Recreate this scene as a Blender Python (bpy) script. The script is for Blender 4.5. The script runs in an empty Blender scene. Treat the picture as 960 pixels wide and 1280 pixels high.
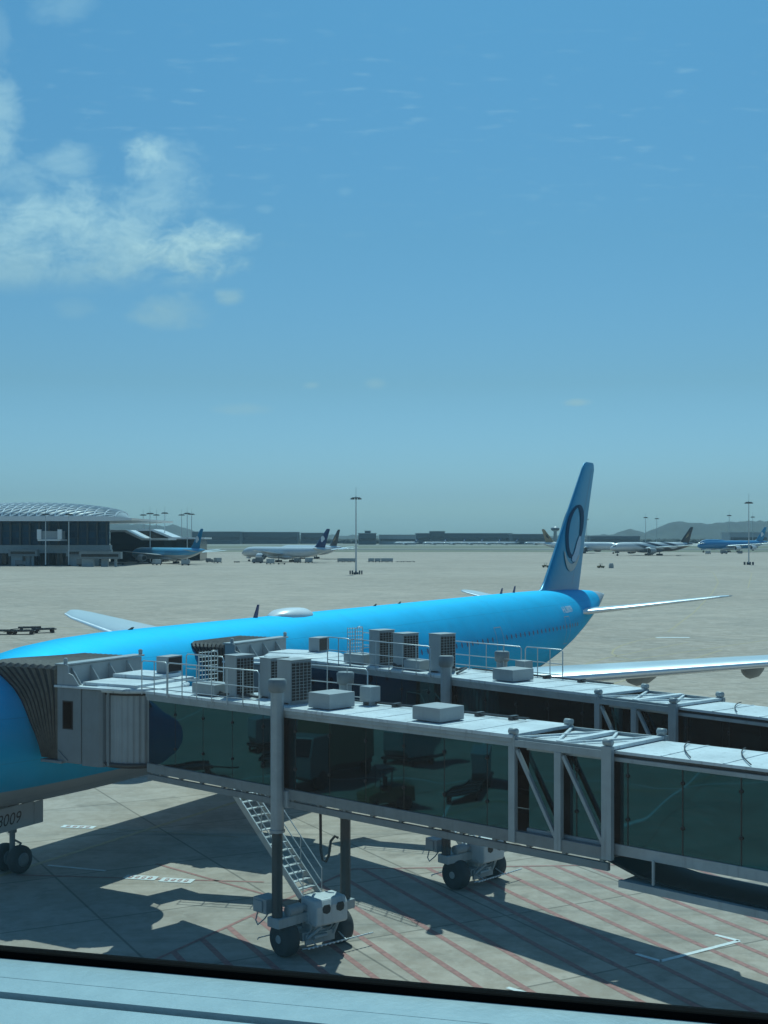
import bpy, bmesh, math, random
from mathutils import Vector, Matrix
R = math.radians
random.seed(7)
S = bpy.context.scene
COL = S.collection

# ------------------------------------------------------------------ camera, sky, sun, exposure
CAMZ = 12.6
F = 1616.0                      # focal length in pixels of the 960x1280 photograph, horizon on row 672
cam = bpy.data.cameras.new("camera"); co = bpy.data.objects.new("camera", cam); COL.objects.link(co)
co.location = (0, 0, CAMZ); co.rotation_euler = (R(90), 0, 0)
cam.sensor_fit = 'VERTICAL'; cam.sensor_height = 36; cam.lens = F / 1280 * 36
cam.shift_y = 32 / 1280; cam.clip_start = 0.05; cam.clip_end = 30000
S.camera = co

SUNEL, SUNAZ = R(59), R(7)   # azimuth measured from +Y towards +X
world = bpy.data.worlds.new("World"); S.world = world; world.use_nodes = True

sun = bpy.data.lights.new("sun", 'SUN'); sun.energy = 3.9; sun.angle = R(0.53); sun.color = (1, .955, .89)
so = bpy.data.objects.new("sun", sun); COL.objects.link(so)
sd = Vector((math.sin(SUNAZ) * math.cos(SUNEL), math.cos(SUNAZ) * math.cos(SUNEL), math.sin(SUNEL)))
so.rotation_euler = (-sd).to_track_quat('-Z', 'Y').to_euler()
so.location = (0, 0, 60)
S.view_settings.view_transform = 'Standard'; S.view_settings.look = 'None'
S.view_settings.gamma = 1; S.view_settings.exposure = 0.05

# ------------------------------------------------------------------ node helpers
class N:
    def __init__(s, tree): s.t = tree; s.n = tree.nodes; s.l = tree.links
    def new(s, typ, **kw):
        n = s.n.new(typ)
        for k, v in kw.items(): setattr(n, k, v)
        return n
    def put(s, sock, v):
        if v is None: return
        if hasattr(v, 'is_linked') or isinstance(v, bpy.types.NodeSocket): s.l.new(v, sock)
        else:
            if isinstance(v, (tuple, list)) and len(v) == 3 and sock.type == 'RGBA': v = (*v, 1)
            sock.default_value = v
    def math(s, op, a, b=None, c=None, clamp=False):
        n = s.new('ShaderNodeMath', operation=op, use_clamp=clamp)
        s.put(n.inputs[0], a); s.put(n.inputs[1], b); s.put(n.inputs[2], c); return n.outputs[0]
    def vec(s, x, y, z):
        n = s.new('ShaderNodeCombineXYZ'); s.put(n.inputs[0], x); s.put(n.inputs[1], y); s.put(n.inputs[2], z); return n.outputs[0]
    def sep(s, v):
        n = s.new('ShaderNodeSeparateXYZ'); s.put(n.inputs[0], v); return n.outputs
    def noise(s, v, scale, detail=4, rough=.55):
        n = s.new('ShaderNodeTexNoise'); s.put(n.inputs['Vector'], v); n.inputs['Scale'].default_value = scale
        n.inputs['Detail'].default_value = detail; n.inputs['Roughness'].default_value = rough; return n.outputs[0]
    def mix(s, f, a, b):
        n = s.new('ShaderNodeMix', data_type='RGBA'); s.put(n.inputs[0], f); s.put(n.inputs[6], a); s.put(n.inputs[7], b); return n.outputs[2]
    def smooth(s, v, lo, hi, a=0., b=1.):
        n = s.new('ShaderNodeMapRange', interpolation_type='SMOOTHSTEP'); s.put(n.inputs[0], v)
        for i, q in zip((1, 2, 3, 4), (lo, hi, a, b)): s.put(n.inputs[i], q)
        return n.outputs[0]
    def mapping(s, v, loc=(0, 0, 0), rot=(0, 0, 0), sc=(1, 1, 1)):
        n = s.new('ShaderNodeMapping'); s.put(n.inputs[0], v); n.inputs[1].default_value = loc
        n.inputs[2].default_value = rot; n.inputs[3].default_value = sc; return n.outputs[0]

# world: sky plus clouds fixed by direction
w = N(world.node_tree); w.n.clear()
sky = w.new('ShaderNodeTexSky', sky_type='NISHITA'); sky.sun_disc = False
sky.sun_elevation = SUNEL; sky.sun_rotation = SUNAZ; sky.altitude = 0
sky.air_density = 1.5; sky.dust_density = 1.2; sky.ozone_density = 2.5
tc = w.new('ShaderNodeTexCoord'); x, y, z = w.sep(tc.outputs['Generated'])
yy = w.math('MAXIMUM', y, .05)
gx = w.math('DIVIDE', x, yy); gz = w.math('DIVIDE', z, yy)
front = w.smooth(y, .1, .4)
def ell(px, py, rx, ry):
    a = w.math('DIVIDE', w.math('SUBTRACT', gx, (px - 480) / F), rx / F)
    b = w.math('DIVIDE', w.math('SUBTRACT', gz, (672 - py) / F), ry / F)
    return w.math('SUBTRACT', 1, w.math('ADD', w.math('MULTIPLY', a, a), w.math('MULTIPLY', b, b)))
p = w.vec(gx, w.math('MULTIPLY', gz, 1.5), 0)
wv = w.new('ShaderNodeTexNoise'); w.put(wv.inputs['Vector'], p); wv.inputs['Scale'].default_value = 22; wv.inputs['Detail'].default_value = 4
wsc = w.new('ShaderNodeVectorMath', operation='MULTIPLY_ADD'); w.put(wsc.inputs[0], wv.outputs[1]); wsc.inputs[1].default_value = (.035, .035, 0); w.put(wsc.inputs[2], p)
p = wsc.outputs[0]
n1 = w.noise(p, 24, 10, .60)
n2 = w.noise(w.mapping(p, loc=(3, 1, 0)), 95, 8, .62)
nn = w.math('ADD', w.math('MULTIPLY', w.math('SUBTRACT', n1, .5), 3.6), w.math('MULTIPLY', w.math('SUBTRACT', n2, .5), 1.1))
cl = None
for (px, py, rx, ry, k) in [(30, 328, 200, 70, .66), (110, 300, 140, 60, .74), (238, 312, 70, 36, 1.0), (10, 300, 70, 60, .5), (180, 262, 70, 34, .5), (182, 200, 30, 30, .75), (205, 222, 46, 40, .38), (80, 200, 40, 20, .4), (20, 225, 60, 22, .36),
                            (-5, 150, 30, 70, .5), (-2, 40, 12, 50, .15), (212, 390, 44, 20, .62), (287, 370, 18, 10, .75), (722, 503, 17, 4.5, .9), (92, 384, 26, 12, .25),
                            (300, 511, 36, 7, .5), (388, 482, 12, 4, .6), (470, 480, 12, 7, .6), (75, 8, 40, 20, .22), (432, 240, 10, 6, .15), (330, 262, 10, 5, .15)]:
    e = w.math('ADD', w.math('MAXIMUM', ell(px, py, rx * 1.15, ry * 1.15), -1.2), nn)
    e = w.math('MULTIPLY', w.smooth(e, -.35, 1.5), k)
    if py in (328, 300, 312): e = w.math('MULTIPLY', e, w.smooth(gz, (672 - 374) / F, (672 - 340) / F))
    cl = e if cl is None else w.math('MAXIMUM', cl, e)
# flat base of the big cumulus
base = w.smooth(gz, (672 - 372) / F, (672 - 350) / F)
small = w.smooth(gz, (672 - 362) / F, (672 - 368) / F)
rip = w.noise(w.vec(w.math('MULTIPLY', gx, 9), w.math('MULTIPLY', gz, 42), 0), 3.2, 3, .5)
rip = w.math('MULTIPLY', w.math('MULTIPLY', w.smooth(rip, .56, .8), .16), w.math('MULTIPLY', w.smooth(gz, .2, .3), w.smooth(gz, .42, .36)))
cl = w.math('MULTIPLY', w.math('MAXIMUM', cl, rip), front)
shade = w.smooth(w.math('ADD', gz, w.math('MULTIPLY', n2, .05)), .2, .29)
ccol = w.mix(shade, (6.0, 7.6, 8.8), (9.4, 10.8, 11.6))
ramp = w.new('ShaderNodeValToRGB'); w.put(ramp.inputs[0], z)          # humid air: colour balance of the sky by elevation
for i_, (pos, c_) in enumerate([(.01, (.48, .74, 1.25)), (.032, (.385, .59, 1.07)), (.118, (.315, .445, .64)), (.224, (.285, .44, .573)), (.374, (.264, .465, .582))]):
    e_ = ramp.color_ramp.elements[i_] if i_ < 2 else ramp.color_ramp.elements.new(pos)
    e_.position = pos; e_.color = (*c_, 1)
grd = w.new('ShaderNodeVectorMath', operation='SCALE'); w.put(grd.inputs[0], ramp.outputs[0]); grd.inputs['Scale'].default_value = 2.0; grade = grd.outputs[0]
skyc = w.new('ShaderNodeMix', data_type='RGBA', blend_type='MULTIPLY'); skyc.inputs[0].default_value = 1
w.put(skyc.inputs[6], sky.outputs[0]); w.put(skyc.inputs[7], grade)
skm = w.mix(cl, skyc.outputs[2], ccol)
bg = w.new('ShaderNodeBackground'); w.put(bg.inputs[0], skm); bg.inputs[1].default_value = .075
ow = w.new('ShaderNodeOutputWorld'); w.l.new(bg.outputs[0], ow.inputs[0])

# ------------------------------------------------------------------ materials
def mat(name, col, rough=.5, metal=0, var=.12, vs=1.5, coat=0, bump=0, spec=.5, dirt=None):
    m = bpy.data.materials.new(name); m.use_nodes = True; t = N(m.node_tree)
    b = t.n['Principled BSDF']; tcn = t.new('ShaderNodeTexCoord')
    o = tcn.outputs['Object']
    n = t.noise(o, vs, 5, .6)
    k = t.smooth(n, .3, .7)
    c0 = tuple(c * (1 - var) for c in col); c1 = tuple(min(1, c * (1 + var)) for c in col)
    cc = t.mix(k, c0, c1)
    if dirt:
        st = t.noise(t.mapping(o, sc=(3, 3, .35)), 2.2, 4, .6)
        cc = t.mix(t.math('MULTIPLY', t.smooth(st, .52, .75), dirt), cc, (.06, .06, .055))
    t.put(b.inputs['Base Color'], cc)
    t.put(b.inputs['Roughness'], t.math('ADD', t.math('MULTIPLY', n, .16), rough - .08))
    b.inputs['Metallic'].default_value = metal; b.inputs['Coat Weight'].default_value = coat
    b.inputs['Coat Roughness'].default_value = .08
    b.inputs['Specular IOR Level'].default_value = spec
    if bump:
        bn = t.new('ShaderNodeBump'); bn.inputs['Strength'].default_value = bump; bn.inputs['Distance'].default_value = .02
        t.put(bn.inputs['Height'], t.noise(o, vs * 6, 4)); t.l.new(bn.outputs[0], b.inputs['Normal'])
    return m
M = {}
M['panel'] = mat('painted_panel', (.20, .225, .235), .5, var=.07, dirt=.18)
M['panel_light'] = mat('light_panel', (.33, .355, .365), .5, var=.06, dirt=.15)
M['housing'] = mat('pale_housing', (.52, .55, .56), .5, var=.07, dirt=.3)
M['roof'] = mat('roof_sheet', (.60, .64, .66), .5, var=.12, vs=.9, dirt=.38)
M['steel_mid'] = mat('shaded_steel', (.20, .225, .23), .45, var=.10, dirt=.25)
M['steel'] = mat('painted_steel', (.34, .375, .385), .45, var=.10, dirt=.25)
M['steel_dark'] = mat('dark_steel', (.045, .055, .06), .4, metal=.3, var=.15)
M['galv'] = mat('galvanised', (.52, .55, .56), .4, metal=.5, var=.12)
M['rubber'] = mat('rubber', (.045, .047, .048), .8, var=.2, bump=.3)
M['black'] = mat('black_part', (.012, .013, .014), .5, var=.2)
M['bellows'] = mat('bellows_fabric', (.115, .105, .085), .75, var=.22, vs=3, bump=.3)
M['bellows_top'] = mat('bellows_top', (.13, .128, .12), .75, var=.22, vs=3)
M['white'] = mat('white_paint', (.74, .76, .77), .35, var=.05, coat=.2)
M['wingmetal'] = mat('wing_surface', (.50, .56, .59), .34, metal=.3, var=.03, vs=.2, coat=.2)
M['chrome'] = mat('leading_edge_metal', (.90, .91, .92), .38, metal=.6, var=.03)
M['greymetal'] = mat('grey_paint', (.16, .175, .18), .5, var=.12)
M['bluep'] = mat('blue_paint', (.0, .235, .42), .4, metal=.25, coat=.1, var=.03)
M['navy'] = mat('navy_paint', (.008, .03, .12), .35, var=.1, coat=.3)
M['blacktail'] = mat('dark_tail_paint', (.022, .022, .026), .35, var=.1, coat=.3)
M['gold'] = mat('gold_paint', (.34, .24, .13), .4, var=.1)
M['logo_dark'] = mat('logo_dark_blue', (.003, .05, .11), .7, var=.05, spec=.2)
M['logo_pale'] = mat('logo_pale_blue', (.10, .30, .50), .35, var=.05, coat=.3)
M['red'] = mat('red_marking', (.34, .155, .135), .8, var=.25, vs=6)
M['whitemark'] = mat('white_marking', (.66, .67, .66), .7, var=.12, vs=8)
M['yellow'] = mat('yellow_marking', (.40, .30, .17), .7, var=.2, vs=4)
M['darkglass'] = mat('dark_glazing', (.006, .010, .013), .12, var=.1)
M['bark'] = mat('bark', (.1, .08, .06), .8)
M['gasket'] = mat('black_gasket', (.003, .003, .003), .9, spec=.05)
M['sill'] = mat('powder_coated_sill', (.34, .44, .46), .35, var=.04, vs=30, bump=.1)
M['orange'] = mat('tan_paint', (.28, .22, .13), .5)
M['yellowcar'] = mat('ochre_vehicle', (.20, .15, .07), .5)

def fus_mat(name, top, belly, zsplit, kind=None):
    m = bpy.data.materials.new(name); m.use_nodes = True; t = N(m.node_tree); b = t.n['Principled BSDF']
    tcn = t.new('ShaderNodeTexCoord'); o = tcn.outputs['Object']; x, y, z = t.sep(o)
    up = t.math('ADD', t.smooth(x, 53, 73, 0, 3.7), t.smooth(x, 70.3, 70.8, 0, 2.5))                     # the belly colour sweeps up to the tail cone
    zz = t.math('SUBTRACT', z, up)
    f = t.smooth(zz, zsplit - .03, zsplit + .03)
    n = t.noise(o, .8, 5, .6)
    topc = t.mix(t.smooth(n, .3, .7), tuple(c * .95 for c in top), tuple(c * 1.05 for c in top))
    if kind == 'stripes':
        q = t.math('ADD', t.math('MULTIPLY', x, .32), t.math('MULTIPLY', z, 1.3))
        sfn = t.math('SINE', t.math('MULTIPLY', q, 1.2))
        st = t.math('MULTIPLY', t.smooth(sfn, .0, .3), t.smooth(x, 16, 30))
        st = t.math('MULTIPLY', st, t.smooth(x, 66, 58))
        topc = t.mix(st, topc, (.04, .038, .045))
        low = t.mix(t.smooth(x, 22, 36), belly, (.12, .10, .08))
    else: low = belly
    # panel seams
    sx = t.math('ABSOLUTE', t.math('SUBTRACT', t.math('FRACT', t.math('DIVIDE', x, 2.6)), .5))
    seam = t.smooth(sx, .4965, .4985)
    c = t.mix(f, low, topc)
    zs = t.math('ABSOLUTE', t.math('SUBTRACT', t.math('FRACT', t.math('DIVIDE', z, 1.55)), .5)); seam = t.math('MAXIMUM', seam, t.smooth(zs, .492, .497))
    gr_ = t.noise(t.mapping(o, sc=(1, 1, .18)), 1.4, 5, .65)
    c = t.mix(t.math('MULTIPLY', t.smooth(gr_, .5, .75), .10), c, (.10, .16, .18))
    c = t.mix(t.math('MULTIPLY', seam, .30), c, (.01, .03, .05))
    t.put(b.inputs['Base Color'], c)
    t.put(b.inputs['Roughness'], t.math('ADD', t.math('MULTIPLY', n, .14), .60 if kind == 'pearl' else .27))
    b.inputs['Metallic'].default_value = .48 if kind == 'pearl' else .0
    if kind == 'pearl': b.inputs['Specular Tint'].default_value = (.0, .5, 1, 1)
    b.inputs['Coat Weight'].default_value = .0 if kind == 'pearl' else .35; b.inputs['Coat Roughness'].default_value = .12
    bn = t.new('ShaderNodeBump'); bn.inputs['Strength'].default_value = .12; bn.inputs['Distance'].default_value = .03
    t.put(bn.inputs['Height'], t.noise(o, .9, 2)); t.l.new(bn.outputs[0], b.inputs['Normal'])
    return m
M['fus_blue'] = fus_mat('fuselage_blue', (.0, .44, .70), (.42, .44, .44), 3.55, 'pearl')
M['fus_white'] = fus_mat('fuselage_white', (.66, .69, .70), (.5, .53, .54), 3.4)
M['fus_stripe'] = fus_mat('fuselage_striped', (.66, .67, .66), (.5, .5, .48), 4.4, 'stripes')
M['fus_farblue'] = fus_mat('fuselage_far_blue', (.09, .42, .68), (.5, .54, .56), 4.3)

M['fus_jumbo'] = fus_mat('fuselage_jumbo_blue', (.01, .20, .42), (.03, .24, .44), 3.6)
# tinted, slightly wavy tunnel glazing
def glazing(name, tint, wav=1.0):
    m = bpy.data.materials.new(name); m.use_nodes = True; t = N(m.node_tree); t.n.clear()
    out = t.new('ShaderNodeOutputMaterial')
    tcn = t.new('ShaderNodeTexCoord'); o = tcn.outputs['Object']
    bn = t.new('ShaderNodeBump'); bn.inputs['Strength'].default_value = .5 * wav; bn.inputs['Distance'].default_value = .05
    n = t.noise(t.mapping(o, sc=(1, 1, .6)), .45, 1, .3); t.put(bn.inputs['Height'], n)
    dif = t.new('ShaderNodeBsdfDiffuse'); dif.inputs[0].default_value = (.002, .010, .011, 1)
    gn = t.noise(t.mapping(o, sc=(1.5, 1.5, .5)), 1.0, 2, .5); t.put(dif.inputs[0], t.mix(t.smooth(gn, .4, .8), (.001, .006, .007), (.003, .010, .011)))
    gl = t.new('ShaderNodeBsdfGlossy'); gl.inputs['Color'].default_value = (*tint, 1); gl.inputs['Roughness'].default_value = .02
    t.l.new(bn.outputs[0], gl.inputs['Normal'])
    ad = t.new('ShaderNodeAddShader'); t.l.new(dif.outputs[0], ad.inputs[0]); t.l.new(gl.outputs[0], ad.inputs[1])
    t.l.new(ad.outputs[0], out.inputs[0]); return m
M['tglass'] = glazing('tunnel_glazing', (.022, .080, .096), 1.3)
M['bglass'] = glazing('facade_glazing', (.10, .16, .20), .4)

def pane_mat():
    m = bpy.data.materials.new('tinted_pane'); m.use_nodes = True; t = N(m.node_tree); t.n.clear()
    out = t.new('ShaderNodeOutputMaterial'); tr = t.new('ShaderNodeBsdfTransparent')
    tr.inputs[0].default_value = (.76, .915, .93, 1)     # per face, two faces per pane
    gl = t.new('ShaderNodeBsdfGlossy'); gl.inputs['Color'].default_value = (.8, .92, 1, 1); gl.inputs['Roughness'].default_value = 0
    mx = t.new('ShaderNodeMixShader'); mx.inputs[0].default_value = .012
    t.l.new(tr.outputs[0], mx.inputs[1]); t.l.new(gl.outputs[0], mx.inputs[2]); t.l.new(mx.outputs[0], out.inputs[0]); return m

# ground: concrete slabs with joints, stains, tyre marks
def apron_mat():
    m = bpy.data.materials.new('apron_concrete'); m.use_nodes = True; t = N(m.node_tree); b = t.n['Principled BSDF']
    g = t.new('ShaderNodeNewGeometry'); o = t.mapping(g.outputs['Position'], rot=(0, 0, R(-28.3)))
    x, y, z = t.sep(o)
    big = t.noise(o, .012, 6, .6); mid = t.noise(o, .13, 6, .65); fine = t.noise(o, 2.5, 6, .7)
    streak = t.noise(t.mapping(g.outputs['Position'], rot=(0, 0, R(12)), sc=(.035, .9, 1)), 1.0, 5, .65)
    streak2 = t.noise(t.mapping(g.outputs['Position'], rot=(0, 0, R(-30)), sc=(.05, 1.3, 1)), 1.0, 5, .65)
    c = t.mix(t.smooth(big, .3, .7), (.365, .285, .228), (.455, .368, .302))
    c = t.mix(t.math('MULTIPLY', t.smooth(mid, .42, .72), .45), c, (.19, .175, .155))
    c = t.mix(t.math('MULTIPLY', t.smooth(fine, .35, .7), .35), c, (.55, .48, .42))
    patch = t.noise(o, .55, 7, .68)
    c = t.mix(t.math('MULTIPLY', t.smooth(patch, .42, .62), .38), c, (.60, .50, .43))
    c = t.mix(t.math('MULTIPLY', t.smooth(t.noise(t.mapping(o, loc=(7, 3, 0)), .8, 8, .7), .52, .70), .42), c, (.19, .16, .14))
    c = t.mix(t.math('MULTIPLY', t.smooth(streak, .53, .75), .5), c, (.15, .145, .135))
    c = t.mix(t.math('MULTIPLY', t.smooth(streak2, .56, .78), .5), c, (.13, .128, .12))
    # individual slabs vary a little
    sx = t.math('FLOOR', t.math('DIVIDE', x, 6)); sy = t.math('FLOOR', t.math('DIVIDE', y, 6))
    wn = t.new('ShaderNodeTexWhiteNoise', noise_dimensions='2D'); t.put(wn.inputs['Vector'], t.vec(sx, sy, 0))
    c = t.mix(t.math('MULTIPLY', wn.outputs[0], .18), c, (.18, .175, .16))
    def joint(v, wd):
        a = t.math('ABSOLUTE', t.math('SUBTRACT', t.math('FRACT', t.math('DIVIDE', v, 6)), .5))
        return t.smooth(a, .5 - wd * 1.6, .5 - wd * .7)
    j = t.math('MAXIMUM', joint(x, .006), joint(y, .006))
    c = t.mix(t.math('MULTIPLY', j, .55), c, (.07, .068, .06))
    # oil spots
    sp = t.noise(o, .55, 3, .5); c = t.mix(t.math('MULTIPLY', t.smooth(sp, .68, .78), .5), c, (.08, .08, .075))
    t.put(b.inputs['Base Color'], c); b.inputs['Roughness'].default_value = .9; b.inputs['Specular IOR Level'].default_value = .15
    bn = t.new('ShaderNodeBump'); bn.inputs['Strength'].default_value = .25; bn.inputs['Distance'].default_value = .01
    t.put(bn.inputs['Height'], fine); t.l.new(bn.outputs[0], b.inputs['Normal'])
    return m
def land_mat(name, a, b_, sc):
    m = bpy.data.materials.new(name); m.use_nodes = True; t = N(m.node_tree); b = t.n['Principled BSDF']
    g = t.new('ShaderNodeNewGeometry'); n = t.noise(g.outputs['Position'], sc, 7, .65)
    t.put(b.inputs['Base Color'], t.mix(t.smooth(n, .35, .65), a, b_)); b.inputs['Roughness'].default_value = .9
    return m

# ------------------------------------------------------------------ mesh helpers
class MB:
    """collects shapes in world space (through matrix m) and links them as ONE mesh object"""
    def __init__(s, m=None): s.v = []; s.f = []; s.m = m or Matrix(); s.sm = set()
    def add(s, vs, fs, smooth=False):
        k = len(s.v); s.v += [s.m @ Vector(v) for v in vs]
        for f in fs:
            if smooth: s.sm.add(len(s.f))
            s.f.append([i + k for i in f])
        return s
    def box(s, x0, x1, y0, y1, z0, z1, sh=0.0):
        vs = [(x, y, z + sh * x) for z in (z0, z1) for y in (y0, y1) for x in (x0, x1)]
        return s.add(vs, [(0, 2, 3, 1), (4, 5, 7, 6), (0, 1, 5, 4), (2, 6, 7, 3), (0, 4, 6, 2), (1, 3, 7, 5)])
    def bar(s, a, b, w, h=None):
        """rectangular bar from a to b"""
        a, b = Vector(a), Vector(b); h = h or w; d = (b - a).normalized()
        up = Vector((0, 0, 1)) if abs(d.z) < .95 else Vector((0, 1, 0))
        sx = d.cross(up).normalized() * w / 2; sz = sx.cross(d).normalized() * h / 2
        vs = [p + i * sx + j * sz for p in (a, b) for (i, j) in ((-1, -1), (1, -1), (1, 1), (-1, 1))]
        return s.add(vs, [(0, 1, 2, 3), (7, 6, 5, 4), (0, 4, 5, 1), (1, 5, 6, 2), (2, 6, 7, 3), (3, 7, 4, 0)])
    def tube(s, pts, r, seg=8, caps=True, r2=None):
        pts = [Vector(p) for p in pts]; rings = []; n = len(pts); prev = None
        for i, p in enumerate(pts):
            d = (pts[min(i + 1, n - 1)] - pts[max(i - 1, 0)]).normalized()
            up = prev if prev is not None else (Vector((0, 0, 1)) if abs(d.z) < .9 else Vector((0, 1, 0)))
            a = d.cross(up).normalized(); b = a.cross(d).normalized(); prev = b
            rr = r if r2 is None else r + (r2 - r) * i / (n - 1)
            rings.append([p + rr * (math.cos(t) * a + math.sin(t) * b) for t in [2 * math.pi * k / seg for k in range(seg)]])
        return s.loft(rings, caps)
    def loft(s, rings, caps=True, smooth=True, closed=True):
        k = len(rings[0]); vs = [v for r_ in rings for v in r_]; fs = []
        for i in range(len(rings) - 1):
            for j in range(k if closed else k - 1):
                a = i * k + j; b = i * k + (j + 1) % k; fs.append((a, b, b + k, a + k))
        s.add(vs, fs, smooth)
        if caps:
            s.add(rings[0], [tuple(range(k))[::-1]]); s.add(rings[-1], [tuple(range(k))])
        return s
    def cyl(s, c, axis, r, l, seg=24):
        c = Vector(c); ax = Vector(axis).normalized(); return s.tube([c - ax * l / 2, c + ax * l / 2], r, seg)
    def lathe(s, c, axis, prof, seg=24, caps=True):
        """prof: list of (distance along axis, radius)"""
        c = Vector(c); d = Vector(axis).normalized(); up = Vector((0, 0, 1)) if abs(d.z) < .9 else Vector((0, 1, 0))
        a = d.cross(up).normalized(); b = a.cross(d).normalized()
        rings = [[c + d * h + r * (math.cos(t) * a + math.sin(t) * b) for t in [2 * math.pi * k / seg for k in range(seg)]] for h, r in prof]
        return s.loft(rings, caps)
    def prism(s, poly, ax, lo, hi):
        """poly: 2D outline; ax: axis of extrusion 'x','y','z'"""
        def P(u, v, t): return {'x': (t, u, v), 'y': (u, t, v), 'z': (u, v, t)}[ax]
        n = len(poly); vs = [P(u, v, lo) for u, v in poly] + [P(u, v, hi) for u, v in poly]
        return s.add(vs, [tuple(range(n))[::-1], tuple(range(n, 2 * n))] + [(i, (i + 1) % n, (i + 1) % n + n, i + n) for i in range(n)])
    def sheet(s, poly, z):
        return s.add([(u, v, z) for u, v in poly], [tuple(range(len(poly)))])
    def build(s, name, m, parent=None, bevel=0, kind=None, label=None):
        inv = parent_world(parent).inverted() if parent else Matrix()
        me = bpy.data.meshes.new(name); me.from_pydata([tuple(inv @ v) for v in s.v], [], s.f)
        me.polygons.foreach_set('use_smooth', [i in s.sm for i in range(len(s.f))])
        bm = bmesh.new(); bm.from_mesh(me); bmesh.ops.recalc_face_normals(bm, faces=bm.faces); bm.to_mesh(me); bm.free()
        me.update(); o = bpy.data.objects.new(name, me); COL.objects.link(o); me.materials.append(m)
        if parent: o.parent = parent
        if bevel:
            b = o.modifiers.new('bevel', 'BEVEL'); b.width = bevel; b.segments = 2; b.limit_method = 'ANGLE'; b.angle_limit = R(40)
        if kind: o['kind'] = kind
        if label: o['label'] = label
        return o
def parent_world(o):
    m = Matrix()
    while o: m = o.matrix_basis @ m; o = o.parent
    return m
def thing(name, label, cat, loc=(0, 0, 0), rz=0, group=None):
    o = bpy.data.objects.new(name, None); COL.objects.link(o); o.empty_display_size = .5
    o.location = loc; o.rotation_euler = (0, 0, rz); o['label'] = label; o['category'] = cat
    if group: o['group'] = group
    return o
def tag(o, label, cat, group=None):
    o['label'] = label; o['category'] = cat
    if group: o['group'] = group
    return o
def kids(o): return [c for c in list(bpy.data.objects) if c.parent == o]
def dup(o, label=None, loc=None, rz=None, group=None):
    def rec(a, par):
        c = a.copy(); COL.objects.link(c); c.parent = par
        for k in kids(a): rec(k, c)
        return c
    c = rec(o, None)
    if loc is not None: c.location = loc
    if rz is not None: c.rotation_euler = (0, 0, rz)
    if label: c['label'] = label
    if group: c['group'] = group
    return c
def G(px, py, z=0.):
    """point at height z seen on pixel (px, py): used to survey the place"""
    Y = (CAMZ - z) * F / (py - 672); return ((px - 480) / F * Y, Y, z)
def W(px, Y, z=0.): return ((px - 480) / F * Y, Y, z)
def ZZ(py, Y): return CAMZ - (py - 672) * Y / F

# ------------------------------------------------------------------ ground and land
def struct(o): o['kind'] = 'structure'; return o
struct(MB().add([(-9000, -400, 0), (9000, -400, 0), (9000, 12000, 0), (-9000, 12000, 0)], [(0, 1, 2, 3)]).build('ground', land_mat('far_land', (.17, .165, .13), (.25, .24, .20), .004)))
struct(MB().sheet([(-900, -300), (1600, -300), (1600, 1130), (-900, 1130)], .006).build('apron', apron_mat()))
gr = land_mat('dry_grass', (.11, .115, .065), (.19, .175, .115), .02)
struct(MB().sheet([(-900, 1140), (1600, 1140), (1600, 1290), (-900, 1290)], .010).build('grass_strip', gr))
struct(MB().sheet([(-900, 1560), (1600, 1560), (1600, 1900), (-900, 1900)], .012).build('grass_strip', gr))
struct(MB().sheet([(-900, 1350), (1600, 1350), (1600, 1410), (-900, 1410)], .014).build('runway', land_mat('asphalt', (.045, .047, .05), (.07, .07, .07), .01)))
def hill(name, prof, Y, depth, m):
    """rounded ridge through the given skyline points"""
    pts = []
    for i in range(len(prof) - 1):
        (a, b), (c, d) = prof[i], prof[i + 1]
        k = max(2, int(abs(c - a) / 5))
        for j in range(k): pts.append((a + (c - a) * j / k, b + (d - b) * j / k))
    pts.append(prof[-1]); rings = []
    for px, py in pts:
        X, _, _ = W(px, Y); h = max(1, ZZ(py, Y)) + random.uniform(-.04, .04) * Y / 60
        rings.append([(X, Y - depth * .5, -1), (X, Y - depth * .3, h * .45), (X, Y - depth * .12, h * .85), (X, Y, h), (X, Y + depth * .2, h * .8), (X, Y + depth * .5, -1)])
    o = MB().loft(rings, closed=False, caps=False).build(name, m); o['kind'] = 'structure'; return o
wood = land_mat('wooded_hill', (.018, .03, .025), (.035, .05, .035), .01)
hill('hill', [(690, 672), (725, 669), (765, 668), (776, 667), (783, 662), (793, 662), (800, 666), (812, 665), (824, 660), (836, 654), (848, 651.5), (870, 653), (884, 655), (900, 653), (925, 652), (960, 651), (1040, 655), (1150, 668)], 5200, 900, wood)
hill('hill', [(-200, 660), (60, 656), (140, 653), (165, 655), (190, 656), (205, 659), (216, 656), (232, 660), (250, 665), (280, 668), (430, 669), (560, 670), (700, 669.5), (900, 668), (1300, 667)], 5600, 700, wood)

# ------------------------------------------------------------------ markings on the near apron
def line_mb(pts, wd, z=.012):
    b = MB(); pts = [Vector((p[0], p[1])) for p in pts]
    L, Rr = [], []
    for i, p in enumerate(pts):
        d = (pts[min(i + 1, len(pts) - 1)] - pts[max(i - 1, 0)]).normalized(); n = Vector((-d.y, d.x)) * wd / 2
        L.append(p + n); Rr.append(p - n)
    k = len(pts); b.add([(*q, z) for q in L] + [(*q, z) for q in Rr], [(i, i + 1, k + i + 1, k + i) for i in range(k - 1)])
    return b
def marks(lines, wd, m, z=.012, name='ground_marking'):
    b = MB()
    for L in lines:
        q = line_mb(L, wd, z); b.add(q.v, q.f)
    return struct(b.build(name, m))
U = Vector((.4746, .8802)); HD = Vector((.42, -.9075))       # along the aircraft; direction of the hatching
lines = []
corner = Vector((-1.2, 49.1)); far = Vector((16, 50.2))
bl = (Vector((-1.2, 49.1)) - Vector((-6.5, 39.2)))
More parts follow.
